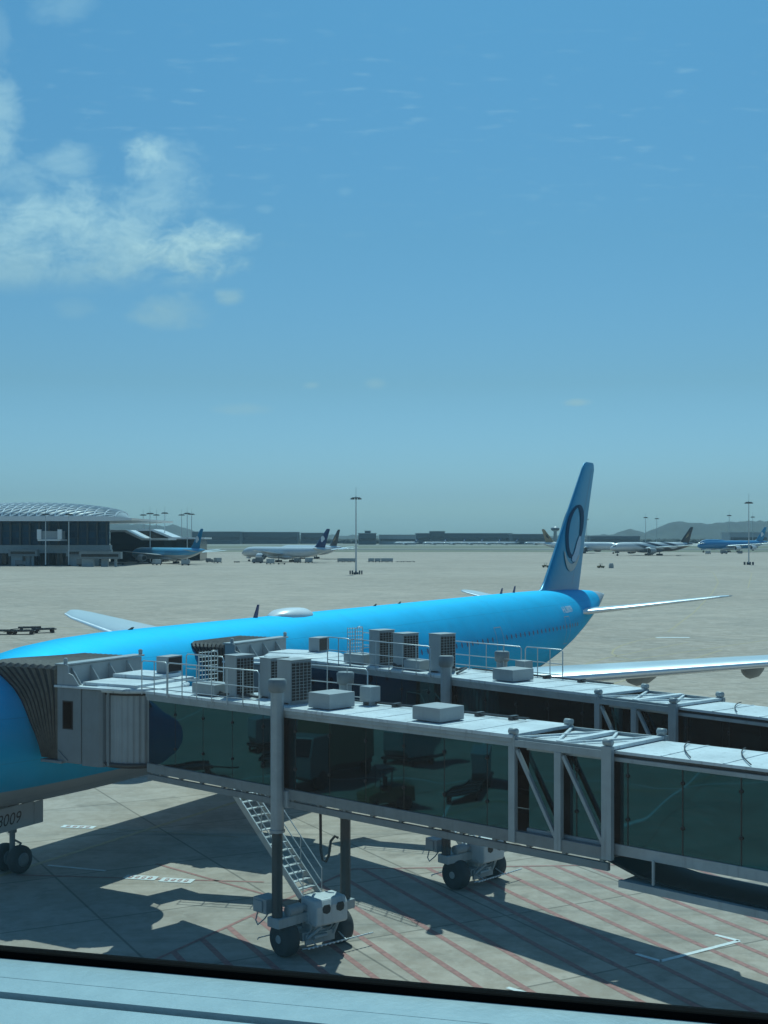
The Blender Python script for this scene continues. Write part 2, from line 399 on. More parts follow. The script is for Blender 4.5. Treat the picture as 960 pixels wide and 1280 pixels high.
per = Vector((.9075, .42))
k = 17.6 - 1.15 * 9
while k < 40:
    # start point: on the upper boundary or on the left boundary
    P = None
    for A, B in ((corner, far), (Vector((-8.6, 35.2)), corner)):
        den = (B - A).dot(per)
        if abs(den) > 1e-6:
            t_ = (k - A.dot(per)) / den
            if 0 <= t_ <= 1: P = A + (B - A) * t_; break
    if P is not None: lines.append([P, P + HD * 26])
    k += 1.15
marks(lines, .21, M['red'])
marks([[corner, far], [Vector((-8.6, 35.2)), corner], [G(20, 1094)[:2], G(330, 1103)[:2]], [G(195, 1080)[:2], G(330, 1118)[:2]]], .13, M['red'], .016)
wl = [[G(795, 1193)[:2], G(826, 1202)[:2]], [G(826, 1202)[:2], G(924, 1176.5)[:2]], [G(924, 1176.5)[:2], G(894, 1169)[:2]],
      [G(634, 1235)[:2], G(662, 1243)[:2]], [G(770, 1072)[:2], G(800, 1092)[:2]], [G(780, 1066)[:2], G(793, 1072)[:2]],
      [G(60, 1082)[:2], G(132, 1089)[:2]]]
marks(wl, .17, M['whitemark'], .018)
marks([[G(118, 1035)[:2], G(300, 1047)[:2]]], .07, M['yellow'], .02)
marks([[(-60, 25), (-14, 34)], [(-62, 46), (-20, 60)], [(-28, 10), (-34, 62)], [(-50, 8), (-18, 26)], [(-70, 33), (-16, 42)]], .18, M['whitemark'], .02)
# stand number plates painted on the concrete
def plate(cx, cy, L, H, ang):
    b = MB(Matrix.Translation((cx, cy, 0)) @ Matrix.Rotation(ang, 4, 'Z'))
    b.sheet([(-L / 2, -H / 2), (L / 2, -H / 2), (L / 2, H / 2), (-L / 2, H / 2)], .022)
    d = MB(b.m)
    for i in range(4):
        x = -L * .36 + i * L * .2
        d.sheet([(x, -H * .28), (x + L * .11, -H * .28), (x + L * .11, H * .28), (x, H * .28)], .026)
        b.sheet([(x + L * .035, -H * .1), (x + L * .08, -H * .1), (x + L * .08, H * .1), (x + L * .035, H * .1)], .030)
    struct(b.build('ground_marking', M['whitemark'])); struct(d.build('ground_marking', M['red']))
plate(*G(176, 1097.5)[:2], 1.25, .55, R(-12)); plate(*G(221, 1101)[:2], 1.25, .55, R(-12))
plate(*G(98, 1034)[:2], 1.5, .5, R(-10))
yl = [[(-16.8 + U.x * s_, 43.5 + U.y * s_) for s_ in range(-30, 120, 5)]]
arc = []
for t_ in range(0, 21):                                    # taxi line curling round behind the tail
    a = R(100 + t_ * 8.2); arc.append((G(800, 806)[0] + 17 * math.cos(a), G(800, 806)[1] + 17 * math.sin(a)))
yl += [[G(*q)[:2] for q in ((862, 797), (820, 797.5), (797, 801), (778, 806.5), (767, 812), (765, 817), (772, 821), (786, 824))], [G(*q)[:2] for q in ((835, 790), (868, 765), (890, 742), (898, 728), (892, 716), (870, 708), (845, 704))]]
yl += [[G(690, 843)[:2], G(760, 822)[:2], G(860, 803)[:2]], [G(0, 776)[:2], G(130, 790)[:2]], [G(700, 838)[:2], G(960, 800)[:2]],
       [G(935, 735)[:2], G(940, 716)[:2], G(900, 704)[:2]], [G(300, 722)[:2], G(960, 728)[:2]], [G(0, 734)[:2], G(420, 716)[:2]]]
marks(yl, .26, M['yellow'], .014)
marks([[G(820, 797)[:2], G(862, 797)[:2]]], 1.1, M['whitemark'], .02)

# ------------------------------------------------------------------ airliner builder
def interp(tab, s):
    for i in range(len(tab) - 1):
        a, b = tab[i], tab[i + 1]
        if s <= b[0]:
            t = (s - a[0]) / (b[0] - a[0]); return [a[j] + (b[j] - a[j]) * t for j in range(1, len(a))]
    return list(tab[-1][1:])
# s, half width, top z, bottom z
FUS = [(0, .02, 4.62, 4.58), (.15, .42, 5.05, 4.22), (.5, .86, 5.5, 3.86), (1.0, 1.25, 5.9, 3.55), (1.7, 1.65, 6.35, 3.26), (2.5, 2.0, 6.95, 3.02), (3.3, 2.28, 7.45, 2.86),
       (4.3, 2.55, 7.9, 2.72), (5.5, 2.77, 8.22, 2.62), (7, 2.94, 8.46, 2.55), (9, 3.06, 8.62, 2.51), (11, 3.1, 8.69, 2.5), (13, 3.1, 8.7, 2.5), (30, 3.1, 8.7, 2.5), (49, 3.1, 8.7, 2.5),
       (53, 3.08, 8.7, 2.62), (56, 3.0, 8.69, 3.0), (59, 2.8, 8.67, 3.55), (62, 2.46, 8.62, 4.2), (65, 2.02, 8.55, 4.95), (68, 1.5, 8.44, 5.75), (70.5, 1.02, 8.3, 6.45), (72.5, .55, 8.15, 7.1), (73.9, .16, 7.95, 7.5)]
def fus_ring(s, seg, hero=False):
    hw, zt, zb = interp(FUS, s); zc = (zt + zb) / 2; hh = (zt - zb) / 2
    return [(s, hw * math.cos(2 * math.pi * k / seg), zc + hh * math.sin(2 * math.pi * k / seg)) for k in range(seg)]
def on_skin(s, z, side=-1, off=.01):
    hw, zt, zb = interp(FUS, s); zc = (zt + zb) / 2; hh = (zt - zb) / 2
    q = max(-1, min(1, (z - zc) / hh)); return (s, side * (hw * math.sqrt(1 - q * q) + off), z + off * q)
def foil(xle, chord, y, z, tk, seg=10, vert=False):
    up = []; lo = []
    for i in range(seg + 1):
        t = (1 - math.cos(math.pi * i / seg)) / 2
        th = 5 * tk * (.2969 * math.sqrt(t) - .126 * t - .3516 * t * t + .2843 * t ** 3 - .1015 * t ** 4) * chord
        up.append((xle + t * chord, th)); lo.append((xle + t * chord, -th * (1 if vert else .75)))
    pl = up + lo[-2:0:-1]
    return [(a, b, z) for a, b in pl] if vert else [(a, y, z + b) for a, b in pl]
def seg_text(txt, size, shear=.2):
    c = bpy.data.curves.new('lettering', 'FONT'); c.body = txt; c.size = size; c.shear = shear
    o = bpy.data.objects.new('lettering', c); COL.objects.link(o); bpy.context.view_layer.update()
    me = o.to_mesh(); vs = [tuple(v.co) for v in me.vertices]; fs = [tuple(p_.vertices) for p_ in me.polygons]
    o.to_mesh_clear(); bpy.data.objects.remove(o); bpy.data.curves.remove(c); return vs, fs
def make_airliner(label, nose, heading_deg, mats, L=73.9, hero=False, engines=2, group=None, deck=False, cat='airliner'):
    """nose on the ground plane; heading_deg: direction of the tail seen from the nose, from +X"""
    k = L / 73.9
    root = thing('airliner', label, cat, (nose[0], nose[1], 0), R(heading_deg), group)
    mtx = parent_world(root) @ Matrix.Scale(k, 4)
    nb = lambda: MB(mtx)
    seg = 64 if hero else 20
    ss = [0, .05, .15, .3, .5, .75, 1, 1.35, 1.7, 2.1, 2.5, 2.9, 3.3, 3.8, 4.3, 4.9, 5.5, 6.2, 7, 8, 9, 10, 11, 13, 20, 30, 40, 49, 51, 53, 54.5, 56, 57.5, 59, 60.5, 62, 63.5, 65, 66.5, 68, 69.3, 70.5, 71.5, 72.5, 73.3, 73.9]
    if not hero: ss = ss[::2] + [73.9]
    fus = nb().loft([fus_ring(s, seg) for s in ss]).build('fuselage', mats['fus'], root)
    b = nb(); b.loft([[(s, 3.0 * q * math.cos(a), 2.9 + 1.05 * q * math.sin(a)) for a in [2 * math.pi * i / 20 for i in range(20)]] for s, q in ((22, .1), (24, .75), (27, 1), (38, 1), (42, .8), (46, .1))])
    b.build('wing_fairing', mats['belly'], root)
    for sd_ in (-1, 1):
        st = [(1.5, 24.6, 13.5, 4.35, .13), (9.6, 29.6, 9.3, 5.2, .115), (20, 35.9, 6.4, 6.05, .105), (29, 41.3, 4.0, 6.75, .10), (31, 42.9, 3.0, 6.92, .09), (32.4, 45.0, 1.1, 7.05, .09)]
        rings = [foil(xl, ch, sd_ * y, z, tk, 14 if hero else 6) for y, xl, ch, z, tk in st]
        wg = nb().loft(rings).build('wing', mats['wing'], root)
        if hero:
            e = nb()
            for i in range(len(st) - 2):
                pass
            le = [[(xl - .03 + .03 * ch * t0, sd_ * y, z + tz * ch * tk) for t0, tz in ((1.6, .30), (.4, .18), (0, 0), (.6, -.18), (1.8, -.28), (1.2, 0))] for y, xl, ch, z, tk in st[:5]]
            e.loft(le).build('leading_edge', M['chrome'], wg)
            for y in (7, 14.3, 19.8, 25):
                xl, ch, z = interp([(a[0], a[1], a[2], a[3]) for a in st], y)
                f_ = nb(); f_.loft([[(xl + ch * t, sd_ * (y + .42 * q * math.cos(a)), z - .42 - .25 * (t - .5) + .55 * q * math.sin(a)) for a in [2 * math.pi * i / 12 for i in range(12)]] for t, q in ((.42, .05), (.5, .6), (.65, 1), (.85, 1), (1.05, .6), (1.2, .08))])
                f_.build('flap_fairing', M['greymetal'], wg)
        rings = [foil(xl, ch, sd_ * y, z, .09, 10 if hero else 5) for y, xl, ch, z in ((.6, 61.6, 7.2, 6.75), (5, 65.1, 5.0, 7.25), (10.9, 69.6, 2.6, 8.0), (11.4, 70.4, 1.6, 8.05))]
        tp = nb().loft(rings).build('tailplane', mats['wing'], root)
        if hero: 
            nb().loft([[(xl - .03 + t0 * .1, sd_ * y, z + tz * ch) for t0, tz in ((1.6, .028), (0, 0), (1.6, -.022))] for y, xl, ch, z in ((1.6, 62.4, 6.7, 6.85), (5, 65.1, 5.0, 7.25), (10.9, 69.6, 2.6, 8.0))]).build('leading_edge', M['chrome'], tp)
    rings = [foil(xl, ch, 0, z, tk, 16 if hero else 6, True) for z, xl, ch, tk in ((8.3, 57.9, 10.3, .06), (8.75, 60.0, 8.4, .075), (9.3, 60.7, 7.9, .09), (13.5, 64.6, 5.5, .09), (18.2, 69.0, 3.0, .09), (18.6, 69.45, 2.45, .07), (18.75, 70.0, 1.7, .04))]
    fin = nb().loft(rings).build('fin', mats['tail'], root)
    if hero:
        zs_ = [(8.75, 60.0, 8.4, .075), (9.3, 60.7, 7.9, .09), (13.5, 64.6, 5.5, .09), (18.2, 69.0, 3.0, .09)]
        for sd_ in (-1, 1):
            mb = nb(); out = []
            for i in range(24):
                Z = 8.95 + i * .4; xl, ch, tk = interp(zs_, Z)
                for t in (.70, .70 + .05 / ch):
                    th = 5 * tk * (.2969 * math.sqrt(t) - .126 * t - .3516 * t * t + .2843 * t ** 3 - .1015 * t ** 4) * ch
                    out.append((xl + t * ch, sd_ * (th + .02), Z))
            mb.add(out, [(2 * i, 2 * i + 1, 2 * i + 3, 2 * i + 2) for i in range(23)]); mb.build('rudder_seam', M['navy'], fin)
    if mats.get('emblem') == 'swirl':
        # brush-stroke roundel on both faces
        for sd_ in (-1, 1):
            def strip(path, m, off):
                vs = []; fs = []
                for i, (a, r_, wd) in enumerate(path):
                    for q in (-1, 1):
                        cx = 66.9 + .16 * 0; rr = r_ + q * wd / 2
                        X = 66.75 + .98 * rr * math.cos(R(a)) + (rr * math.sin(R(a))) * .42; Z = 12.85 + 1.08 * rr * math.sin(R(a))
                        vs.append((X, Z))
                n_ = len(path); mb = nb(); out = []
                for X, Z in vs:
                    # local half thickness of the fin
                    zs = [(8.75, 60.0, 8.4, .075), (9.3, 60.7, 7.9, .09), (13.5, 64.6, 5.5, .09), (18.2, 69.0, 3.0, .09)]
                    xl, ch, tk = interp(zs, Z); t = min(.985, max(.01, (X - xl) / ch)); X = xl + t * ch
                    th = 5 * tk * (.2969 * math.sqrt(t) - .126 * t - .3516 * t * t + .2843 * t ** 3 - .1015 * t ** 4) * ch
                    out.append((X, sd_ * (th + off), Z))
                mb.add(out, [(2 * i, 2 * i + 1, 2 * i + 3, 2 * i + 2) for i in range(n_ - 1)])
                mb.build('emblem', m, fin)
            def sw(a0, a1, r0, r1, w0, w1, n=36): 
                return [(a0 + (a1 - a0) * i / n, r0 + (r1 - r0) * i / n, .04 + (w0 + (w1 - w0) * i / n) * math.sin(math.pi * (.08 + .84 * i / n))) for i in range(n + 1)]
            # upper ring: from the low end up over the top, swelling down into the middle
            strip(sw(268, 90, 1.6, 2.1, .6, .42), M['logo_dark'], .045)
            strip(sw(95, -8, 2.1, 1.45, .5, 1.2), M['logo_dark'], .050)
            strip(sw(-5, -95, 1.35, 1.75, 1.5, .9), M['logo_pale'], .056)
            strip(sw(-150, -40, 2.45, 2.35, .4, .6), M['steel'], .062)
    elif mats.get('emblem'):
        for sd_ in (-1, 1):
            mb = nb()
            if mats['emblem'] is M['white']:
                c = [(66.6 + 1.5 * math.cos(a) * (1 + .25 * math.cos(3 * a)), sd_ * .32, 13.2 + 1.7 * math.sin(a) * (1 + .2 * math.sin(2 * a))) for a in [2 * math.pi * i / 18 for i in range(18)]]
                mb.add(c, [tuple(range(18))])
            else:
                for i in range(5):
                    mb.add([(64.6 + i * .55, sd_ * .33, 11.2 + i * .3), (65.0 + i * .55, sd_ * .33, 11.1 + i * .3), (67.0 + i * .5, sd_ * .30, 15.2 + i * .3)], [(0, 1, 2)])
            mb.build('emblem', mats['emblem'], fin)
    # engines
    ys = (9.6,) if engines == 2 else (11.7, 20.8)
    for sd_ in (-1, 1):
        for y in ys:
            dx = 0 if engines == 2 else (y - 11.7) * .7
            r_ = 1.95 if engines == 2 else 1.5; c = (24.0 + dx + (0 if engines == 2 else 2), sd_ * y, 3.05 + (y - 9.6) * .06)
            e = nb().lathe(c, (1, 0, 0), [(.35, r_ * .84), (.02, r_ * .88), (-.04, r_ * .93), (.1, r_ * .97), (1.2, r_ * 1.02), (3.2, r_), (5.0, r_ * .84), (5.02, r_ * .78), (4.2, r_ * .6)], 40 if hero else 16, False).build('engine', mats['eng'], root)
            nb().lathe(c, (1, 0, 0), [(.9, .02), (1.0, r_ * .85), (3.9, r_ * .62), (5.2, r_ * .52), (6.4, r_ * .34), (7.2, .05)], 24 if hero else 12).build('exhaust_cone', M['greymetal'], e)
            nb().box(c[0] + 1.2, c[0] + 7.4, c[1] - .18, c[1] + .18, c[2] + r_ * .8, c[2] + r_ * .8 + 1.0).build('pylon', mats['wing'], e)
            fb = nb().lathe(c, (1, 0, 0), [(.35, .05), (.75, .32), (1.05, .5)], 16)
            for i in range(22 if hero else 0):
                a = 2 * math.pi * i / 22
                p0 = Vector((c[0] + .8, c[1] + .42 * math.cos(a), c[2] + .42 * math.sin(a))); p1 = Vector((c[0] + .72, c[1] + r_ * .8 * math.cos(a + .12), c[2] + r_ * .8 * math.sin(a + .12)))
                fb.bar(p0, p1, .3, .03)
            fb.build('fan', M['steel_dark'], e)
    # gear
    def wheel(par, x_, y_, r_, wd):
        seg_ = 28 if hero else 12
        w_ = nb().lathe((x_, y_, r_), (0, 1, 0), [(-wd / 2, r_ * .55), (-wd / 2, r_ * .88), (-wd * .36, r_ * .97), (0, r_), (wd * .36, r_ * .97), (wd / 2, r_ * .88), (wd / 2, r_ * .55)], seg_).build('wheel', M['rubber'], par)
        if hero: nb().lathe((x_, y_, r_), (0, 1, 0), [(-wd / 2 - .02, r_ * .2), (-wd / 2 - .02, r_ * .5), (wd / 2 + .02, r_ * .5), (wd / 2 + .02, r_ * .2)], 16).build('rim', M['greymetal'], w_)
    ng = nb(); ng.tube([(5.9, 0, 3.0), (5.9, 0, 1.5)], .17, 12).tube([(5.9, 0, 1.5), (5.9, 0, .5)], .11, 12).tube([(5.9, -.42, .54), (5.9, .42, .54)], .09, 10)
    ng.tube([(5.9, 0, 1.25), (6.35, 0, 1.0), (6.0, 0, .62)], .05, 6).tube([(5.7, -.18, 2.6), (5.85, -.16, 1.5)], .04, 6).tube([(5.9, 0, 2.1), (7.0, 0, 2.8)], .06, 8)
    ngo = ng.build('nose_gear', M['greymetal'], root)
    for sy in (-.37, .37): wheel(ngo, 5.9, sy, .53, .38)
    for sd_ in (-1, 1):
        d = nb(); d.box(4.2, 6.35, sd_ * .62 - .03, sd_ * .62 + .03, 1.78, 2.66); d.box(6.38, 6.85, sd_ * .62 - .03, sd_ * .62 + .03, 1.78, 2.62)
        do = d.build('gear_door', M['panel_light'] if hero else mats['belly'], root)
        if hero:
            vs, fs = seg_text('8009', .62, .22)
            if sd_ < 0:
                t_ = nb(); t_.add([(4.42 + vx, sd_ * .62 - .036, 2.0 + vy) for vx, vy, _ in vs], fs); t_.build('number', M['black'], do)
        g = nb(); g.tube([(36.8, sd_ * 5.5, 3.2), (36.8, sd_ * 5.5, .7)], .22, 10).tube([(35.2, sd_ * 5.5, .67), (38.4, sd_ * 5.5, .67)], .13, 8)
        g.tube([(36.8, sd_ * 5.5, 1.8), (36.8, sd_ * 3.2, 3.0)], .1, 8)
        go = g.build('main_gear', M['greymetal'], root)
        for wx in (35.35, 36.8, 38.25):
            for wy in (-.7, .7): wheel(go, wx, sd_ * 5.5 + wy, .66, .5)
    if deck:
        nb().loft([[(s, 1.7 * q * math.cos(a), 7.6 + 1.9 * q * math.sin(a)) for a in [2 * math.pi * i / 16 for i in range(16)]] for s, q in ((2.5, .15), (5, .7), (9, 1), (20, 1), (26, .8), (31, .2))]).build('upper_deck', mats['fus'], fus)
    # glazing
    for sd_ in (-1, 1):
        for (a, b_, c, d_) in ((1.55, 2.35, 5.95, 6.5), (2.45, 3.1, 6.1, 6.75)):
            ck = nb(); K = 6
            gridv = [on_skin(a + (b_ - a) * i / K + .2 * (j / K) * (1 - i / K), c + (d_ - c) * j / K, sd_, .03) for j in range(K + 1) for i in range(K + 1)]
            ck.add(gridv, [(j * (K + 1) + i, j * (K + 1) + i + 1, (j + 1) * (K + 1) + i + 1, (j + 1) * (K + 1) + i) for j in range(K) for i in range(K)])
            ck.build('cockpit_window', M['darkglass'], fus)
    if hero:
        for i, s in enumerate([8.6 + .92 * i for i in range(9)] + [19 + .76 * i for i in range(56)]):
            if 27.2 < s < 28.9 or 44.2 < s < 46.0: continue
            mb = nb(); pts = []
            for a in range(10):
                an = 2 * math.pi * a / 10; pts.append(on_skin(s + .10 * math.cos(an), 6.2 + .165 * math.sin(an), -1, .012))
            mb.add(pts, [tuple(range(10))]); mb.build('cabin_window', M['navy'], fus)
        for s in (6.2, 16.2, 27.6, 44.7, 57.6):
            mb = nb(); zs = [4.95 + i * .24 for i in range(9)]
            def fr(a, b_, z0, z1): mb.add([on_skin(a, z0, -1, .014), on_skin(b_, z0, -1, .014), on_skin(b_, z1, -1, .014), on_skin(a, z1, -1, .014)], [(0, 1, 2, 3)])
            for z0, z1 in zip(zs[:-1], zs[1:]): fr(s, s + .045, z0, z1); fr(s + 1.06, s + 1.105, z0, z1)
            fr(s, s + 1.1, 4.92, 4.965); fr(s, s + 1.1, 6.87, 6.915)
            mb.build('door', M['panel_light'], fus)
        vs, fs = seg_text('HL8009', .7, .15)
        mb = nb(); mb.add([on_skin(57.9 + .0 + vx, 7.15 + vy * .9, -1, .02) for vx, vy, _ in vs], fs); mb.build('registration', M['white'], fus)
        def dome(s, l, wd, h):
            return nb().loft([[(s + l * t, wd * q * math.cos(a), 8.62 + h * q * max(0, math.sin(a)) + (0 if math.sin(a) > 0 else -.15)) for a in [2 * math.pi * i / 20 for i in range(20)]] for t, q in ((-.5, .08), (-.42, .55), (-.25, .92), (0, 1), (.25, .9), (.42, .5), (.5, .08))])
        dome(25.4, 3.6, .85, .42).build('antenna_dome', M['white'], fus)
        for s, h in ((22, .62), (52.3, .38), (54.6, .45), (34, .12), (37, .12), (12.5, .1)):
            nb().prism([(s, 8.66), (s + .34, 8.66), (s + .5, 8.7 + h), (s + .38, 8.7 + h)], 'y', -.03, .03).build('blade_antenna', M['navy'] if h > .3 else M['black'], fus)
        nb().tube([(73.2, 0, 7.75), (74.1, 0, 7.78)], .16, 10).build('tail_exhaust', M['white'], fus)
    return root
P_BLUE = dict(fus=M['fus_blue'], belly=M['fus_blue'], wing=M['wingmetal'], tail=M['bluep'], eng=M['white'], emblem='swirl')
P_FB = dict(fus=M['fus_farblue'], belly=M['white'], wing=M['wingmetal'], tail=M['bluep'], eng=M['white'], emblem=M['white'])
P_JB = dict(P_FB, fus=M['fus_jumbo'])
P_WH = dict(fus=M['fus_white'], belly=M['white'], wing=M['wingmetal'], tail=M['navy'], eng=M['white'], emblem=M['white'])
P_BK = dict(fus=M['fus_white'], belly=M['white'], wing=M['wingmetal'], tail=M['blacktail'], eng=M['white'], emblem=M['gold'])
P_GD = dict(fus=M['fus_white'], belly=M['white'], wing=M['wingmetal'], tail=M['gold'], eng=M['greymetal'], emblem=M['black'])
P_ST = dict(fus=M['fus_stripe'], belly=M['greymetal'], wing=M['wingmetal'], tail=M['blacktail'], eng=M['steel'], emblem=M['gold'])

NOSE = Vector((-16.8, 43.5)); HDG = math.degrees(math.atan2(.8802, .4746))
make_airliner('huge bright blue airliner parked nose-in behind the two jet bridges, swirl roundel on tall fin', NOSE, HDG, P_BLUE, hero=True)
GP = 'airliners parked across the apron'
def far_plane(label, px, Y, hd, mats, L=63., **kw): return make_airliner(label, W(px, Y)[:2], hd, mats, L=L, group=GP, **kw)
far_plane('pale blue topped airliner in front of the glass terminal, wings spread to both sides', 166, 650, -49, P_FB, 66)
far_plane('white airliner with a dark navy tail bearing a white badge, beside the blue one', 303, 690, -42, P_WH, 67)
far_plane('dark brown tail with pale lettering-like badge standing just behind the navy tailed airliner', 350, 800, -54, P_BK, 68)
far_plane('white airliner with a gold and black tail, half hidden behind the big blue fin', 775, 1010, 137, P_GD, 77)
far_plane('white airliner with sweeping dark stripes and a black and gold tail', 763, 893, 31, P_ST, 80)
far_plane('all-blue double-deck jumbo airliner at the right edge of the apron', 872, 1085, 32, P_JB, 86, engines=4, deck=True)

# ------------------------------------------------------------------ jet bridges
def make_bridge(label, bogie, ang, door_s, sh, ztop, sections, group, extra):
    """bogie: ground point under the lift columns; local +x runs along the tunnel to the terminal"""
    root = thing('jet_bridge', label, 'jet bridge', (bogie[0], bogie[1], 0), ang, group)
    Mx = parent_world(root); nb = lambda: MB(Mx)
    zt = ztop; HW = 1.18; ZR = zt; GB = zt - 2.43            # glass bottom
    L0 = -6.85 if extra['rot'] > -9.5 else extra['rot'] + 1.7; A0, A1 = sections              # left end; open frame from A0 to A1
    def zz(x, z): return z + sh * x
    # ---- big tunnel: roof, fascia, floor beam
    b = nb(); b.box(L0, A0 + .05, -HW - .12, HW + .12, zt - .09, zt, sh); 
    x = L0 + 1.2
    while x < A0: b.box(x, x + .03, -HW - .10, HW + .10, zt, zt + .012, sh); x += 1.2
    rf = b.build('roof', M['roof'], root, bevel=.01)
    b = nb()
    for sy in (-1, 1):
        y0, y1 = sorted((sy * (HW + .10), sy * (HW - .02)))
        b.box(L0, A0, y0, y1, zt - .2, zt - .093, sh); y0, y1 = sorted((sy * (HW + .06), sy * (HW - .05))); b.box(L0, A0, y0, y1, zt - .31, zt - .203, sh)
    b.build('fascia', M['steel'], root, bevel=.008)
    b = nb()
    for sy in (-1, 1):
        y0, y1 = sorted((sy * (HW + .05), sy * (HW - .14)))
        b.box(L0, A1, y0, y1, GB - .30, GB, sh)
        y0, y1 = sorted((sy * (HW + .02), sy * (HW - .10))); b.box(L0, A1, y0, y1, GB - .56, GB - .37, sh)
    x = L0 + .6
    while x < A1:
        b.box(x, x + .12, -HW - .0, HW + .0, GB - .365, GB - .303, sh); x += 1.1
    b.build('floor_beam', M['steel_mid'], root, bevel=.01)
    nb().box(L0, A0, -HW + .16, HW - .16, GB - .2, GB - .1, sh).build('floor', M['steel_dark'], root)
    # ---- glass panels, one mesh each
    for sy in (-1, 1):
        x = L0 + .06; pitch = 1.47
        while x < A0 - .1:
            x1 = min(x + pitch - .03, A0 - .1)
            y0, y1 = sorted((sy * HW, sy * (HW - .03)))
            nb().box(x, x1, y0, y1, GB + .012, zt - .315, sh).build('glass_panel', M['tglass'], root); x += pitch
        b = nb(); x = L0 + .06 + pitch - .03
        while x < A0 - .1:
            y0, y1 = sorted((sy * (HW - .005), sy * (HW - .05))); b.box(x + .002, x + .028, y0, y1, GB, zt - .31, sh)
            for zq in (.62, 1.75):
                b.lathe((x + .015, sy * (HW + .0), zz(x, GB + zq)), (0, sy, 0), [(0, .05), (.03, .05), (.04, .02)], 8)
            x += pitch
        b.build('mullion', M['black'], root)
    # ---- open end frame
    b = nb()
    for sy in (-1, 1):
        y0, y1 = sorted((sy * (HW + .08), sy * (HW - .06)))
        b.box(A0 - .02, A1, y0, y1, zt - .30, zt - .12, sh); b.box(A0 - .02, A1, sy * HW - .03, sy * HW + .03, zt - .12, zt - .05, sh)
        n_ = 2; st = (A1 - A0) / n_
        for i in range(n_ + 1):
            x = A0 + i * st; wd = .1 if i < n_ else .14
            b.box(x - wd, x + wd, sy * (HW + .02) - .07, sy * (HW + .02) + .07, GB - .28, zt - (.02 if i != 1 else .3), sh)
            if i < n_:
                yb = sy * (HW + .0)
                b.bar((x + .12, yb, zz(x, zt - .38)), (x + st - .1, yb, zz(x + st, GB + .02)), .10, .09)
    b.build('end_frame', M['steel'], root, bevel=.008)
    b = nb()
    zr = zt - .10
    for i in range(3):
        x = A0 + i * (A1 - A0) / 2
        if i: b.box(x - .10, x + .10, -HW, HW, zt - .11 + sh * 0, zt - .03, sh)
    for x0, x1 in ((A0, (A0 + A1) / 2), ((A0 + A1) / 2, A1)):
        b.bar((x0 + .1, -HW, zz(x0, zt - .07)), (x1 - .1, HW, zz(x1, zt - .07)), .07, .05)
        b.bar((x0 + .1, HW, zz(x0, zt - .085)), (x1 - .1, -HW, zz(x1, zt - .085)), .07, .05)
    b.build('roof_bracing', M['roof'], root)
    for x, y in ((A0, -HW), (A0, HW), (A1, -HW), (A1, HW)):
        nb().lathe((x - .11, y, zz(x, zt + .07)), (1, 0, 0), [(0, .02), (0, .085), (.22, .085), (.22, .02)], 14).build('roller', M['steel'], root)
    # ---- inner tunnel to the terminal
    hw = HW - .17; zi = zt - .13; gi = zi - 2.22; A2 = 26
    b = nb(); b.box(A0 + .3, A2, -hw - .05, hw + .05, zi - .07, zi, sh); x = A0 + 1
    while x < A2: b.box(x, x + .05, -hw - .04, hw + .04, zi, zi + .015, sh); x += 1.6
    b.build('inner_roof', M['roof'], root)
    b = nb()
    for sy in (-1, 1):
        y0, y1 = sorted((sy * (hw + .02), sy * (hw - .06))); b.box(A0 + .3, A2, y0, y1, zi - .26, zi - .16, sh)
        b.box(A0 + .3, A2, y0, y1, gi - .26, gi, sh)
    b.box(A0 + .3, A2, -hw + .07, hw - .07, gi - .2, gi - .1, sh)
    b.build('inner_frame', M['steel'], root, bevel=.008)
    b = nb(); x = A1 + .9
    while x < A2 - 2:
        b.tube([(x + 1.2 * q_ ** 1.4, -hw + .02 + 2 * hw * (1 - q_) * .98, zz(x, zi) + .06) for k_, q_ in enumerate([i_ / 12 for i_ in range(13)])], .016, 5); x += 1.5
    b.build('roof_cable', M['black'], root)
    nb().box(A0 + .3, A2, -hw + .05, hw - .05, zi - .16, zi - .072, sh).build('shadow_gap_fill', M['steel_dark'], root)  # dark filler: shade under the inner roof edge put into its colour
    for sy in (-1, 1):
        x = A0 + .36
        while x < A2:
            y0, y1 = sorted((sy * (hw - .01), sy * (hw - .04)))
            nb().box(x, min(A2, x + 1.44), y0, y1, gi + .01, zi - .262, sh).build('glass_panel', M['tglass'], root); x += 1.47
        b = nb(); x = A0 + .36 + 1.44
        while x < A2:
            b.box(x + .002, x + .028, sy * (hw - .02) - .02, sy * (hw - .02) + .02, gi, zi - .26, sh)
            for zq in (.62, 1.65): b.lathe((x + .015, sy * (hw - .01), zz(x, gi + zq)), (0, sy, 0), [(0, .05), (.03, .05), (.04, .02)], 8)
            x += 1.47
        b.build('mullion', M['black'], root)
    # round pier at the terminal end
    nb().lathe((A2 + 1.2, 0, 0), (0, 0, 1), [(0, .7), (4.6, .7), (4.6, 1.9), (zi + .3, 1.9), (zi + .32, 2.05), (zi + .45, 2.05), (zi + .6, .2)], 32).build('terminal_rotunda', M['panel'], root)
    # cable carrier tray hung under the inner tunnel
    z0 = 4.45
    b = nb(); b.box(A1 + .3, A2, -HW + .12, HW - .6, z0, z0 + .05); b.box(A1 + .3, A2, -HW - .02, -HW + .10, z0 - .09, z0 + .08); b.box(A1 + .3, A2, HW - .6, HW - .5, z0 - .06, z0 + .1)
    x = A1 + 1.2
    while x < A2: b.box(x, x + .06, -HW + .12, HW - .8, z0 - .08, z0 - .005); b.box(x, x + .05, -HW, -HW + .06, z0 + .12, zz(x, gi - .2)); x += 3.2
    b.build('cable_tray', M['steel'], root)
    b = nb(); pth = [(A1 + 5.5, z0 + .12), (A1 + 1.6, z0 + .13), (A1 + .7, z0 + .22), (A1 - .3, z0 + .5), (A1 - 1.2, z0 + .62)]
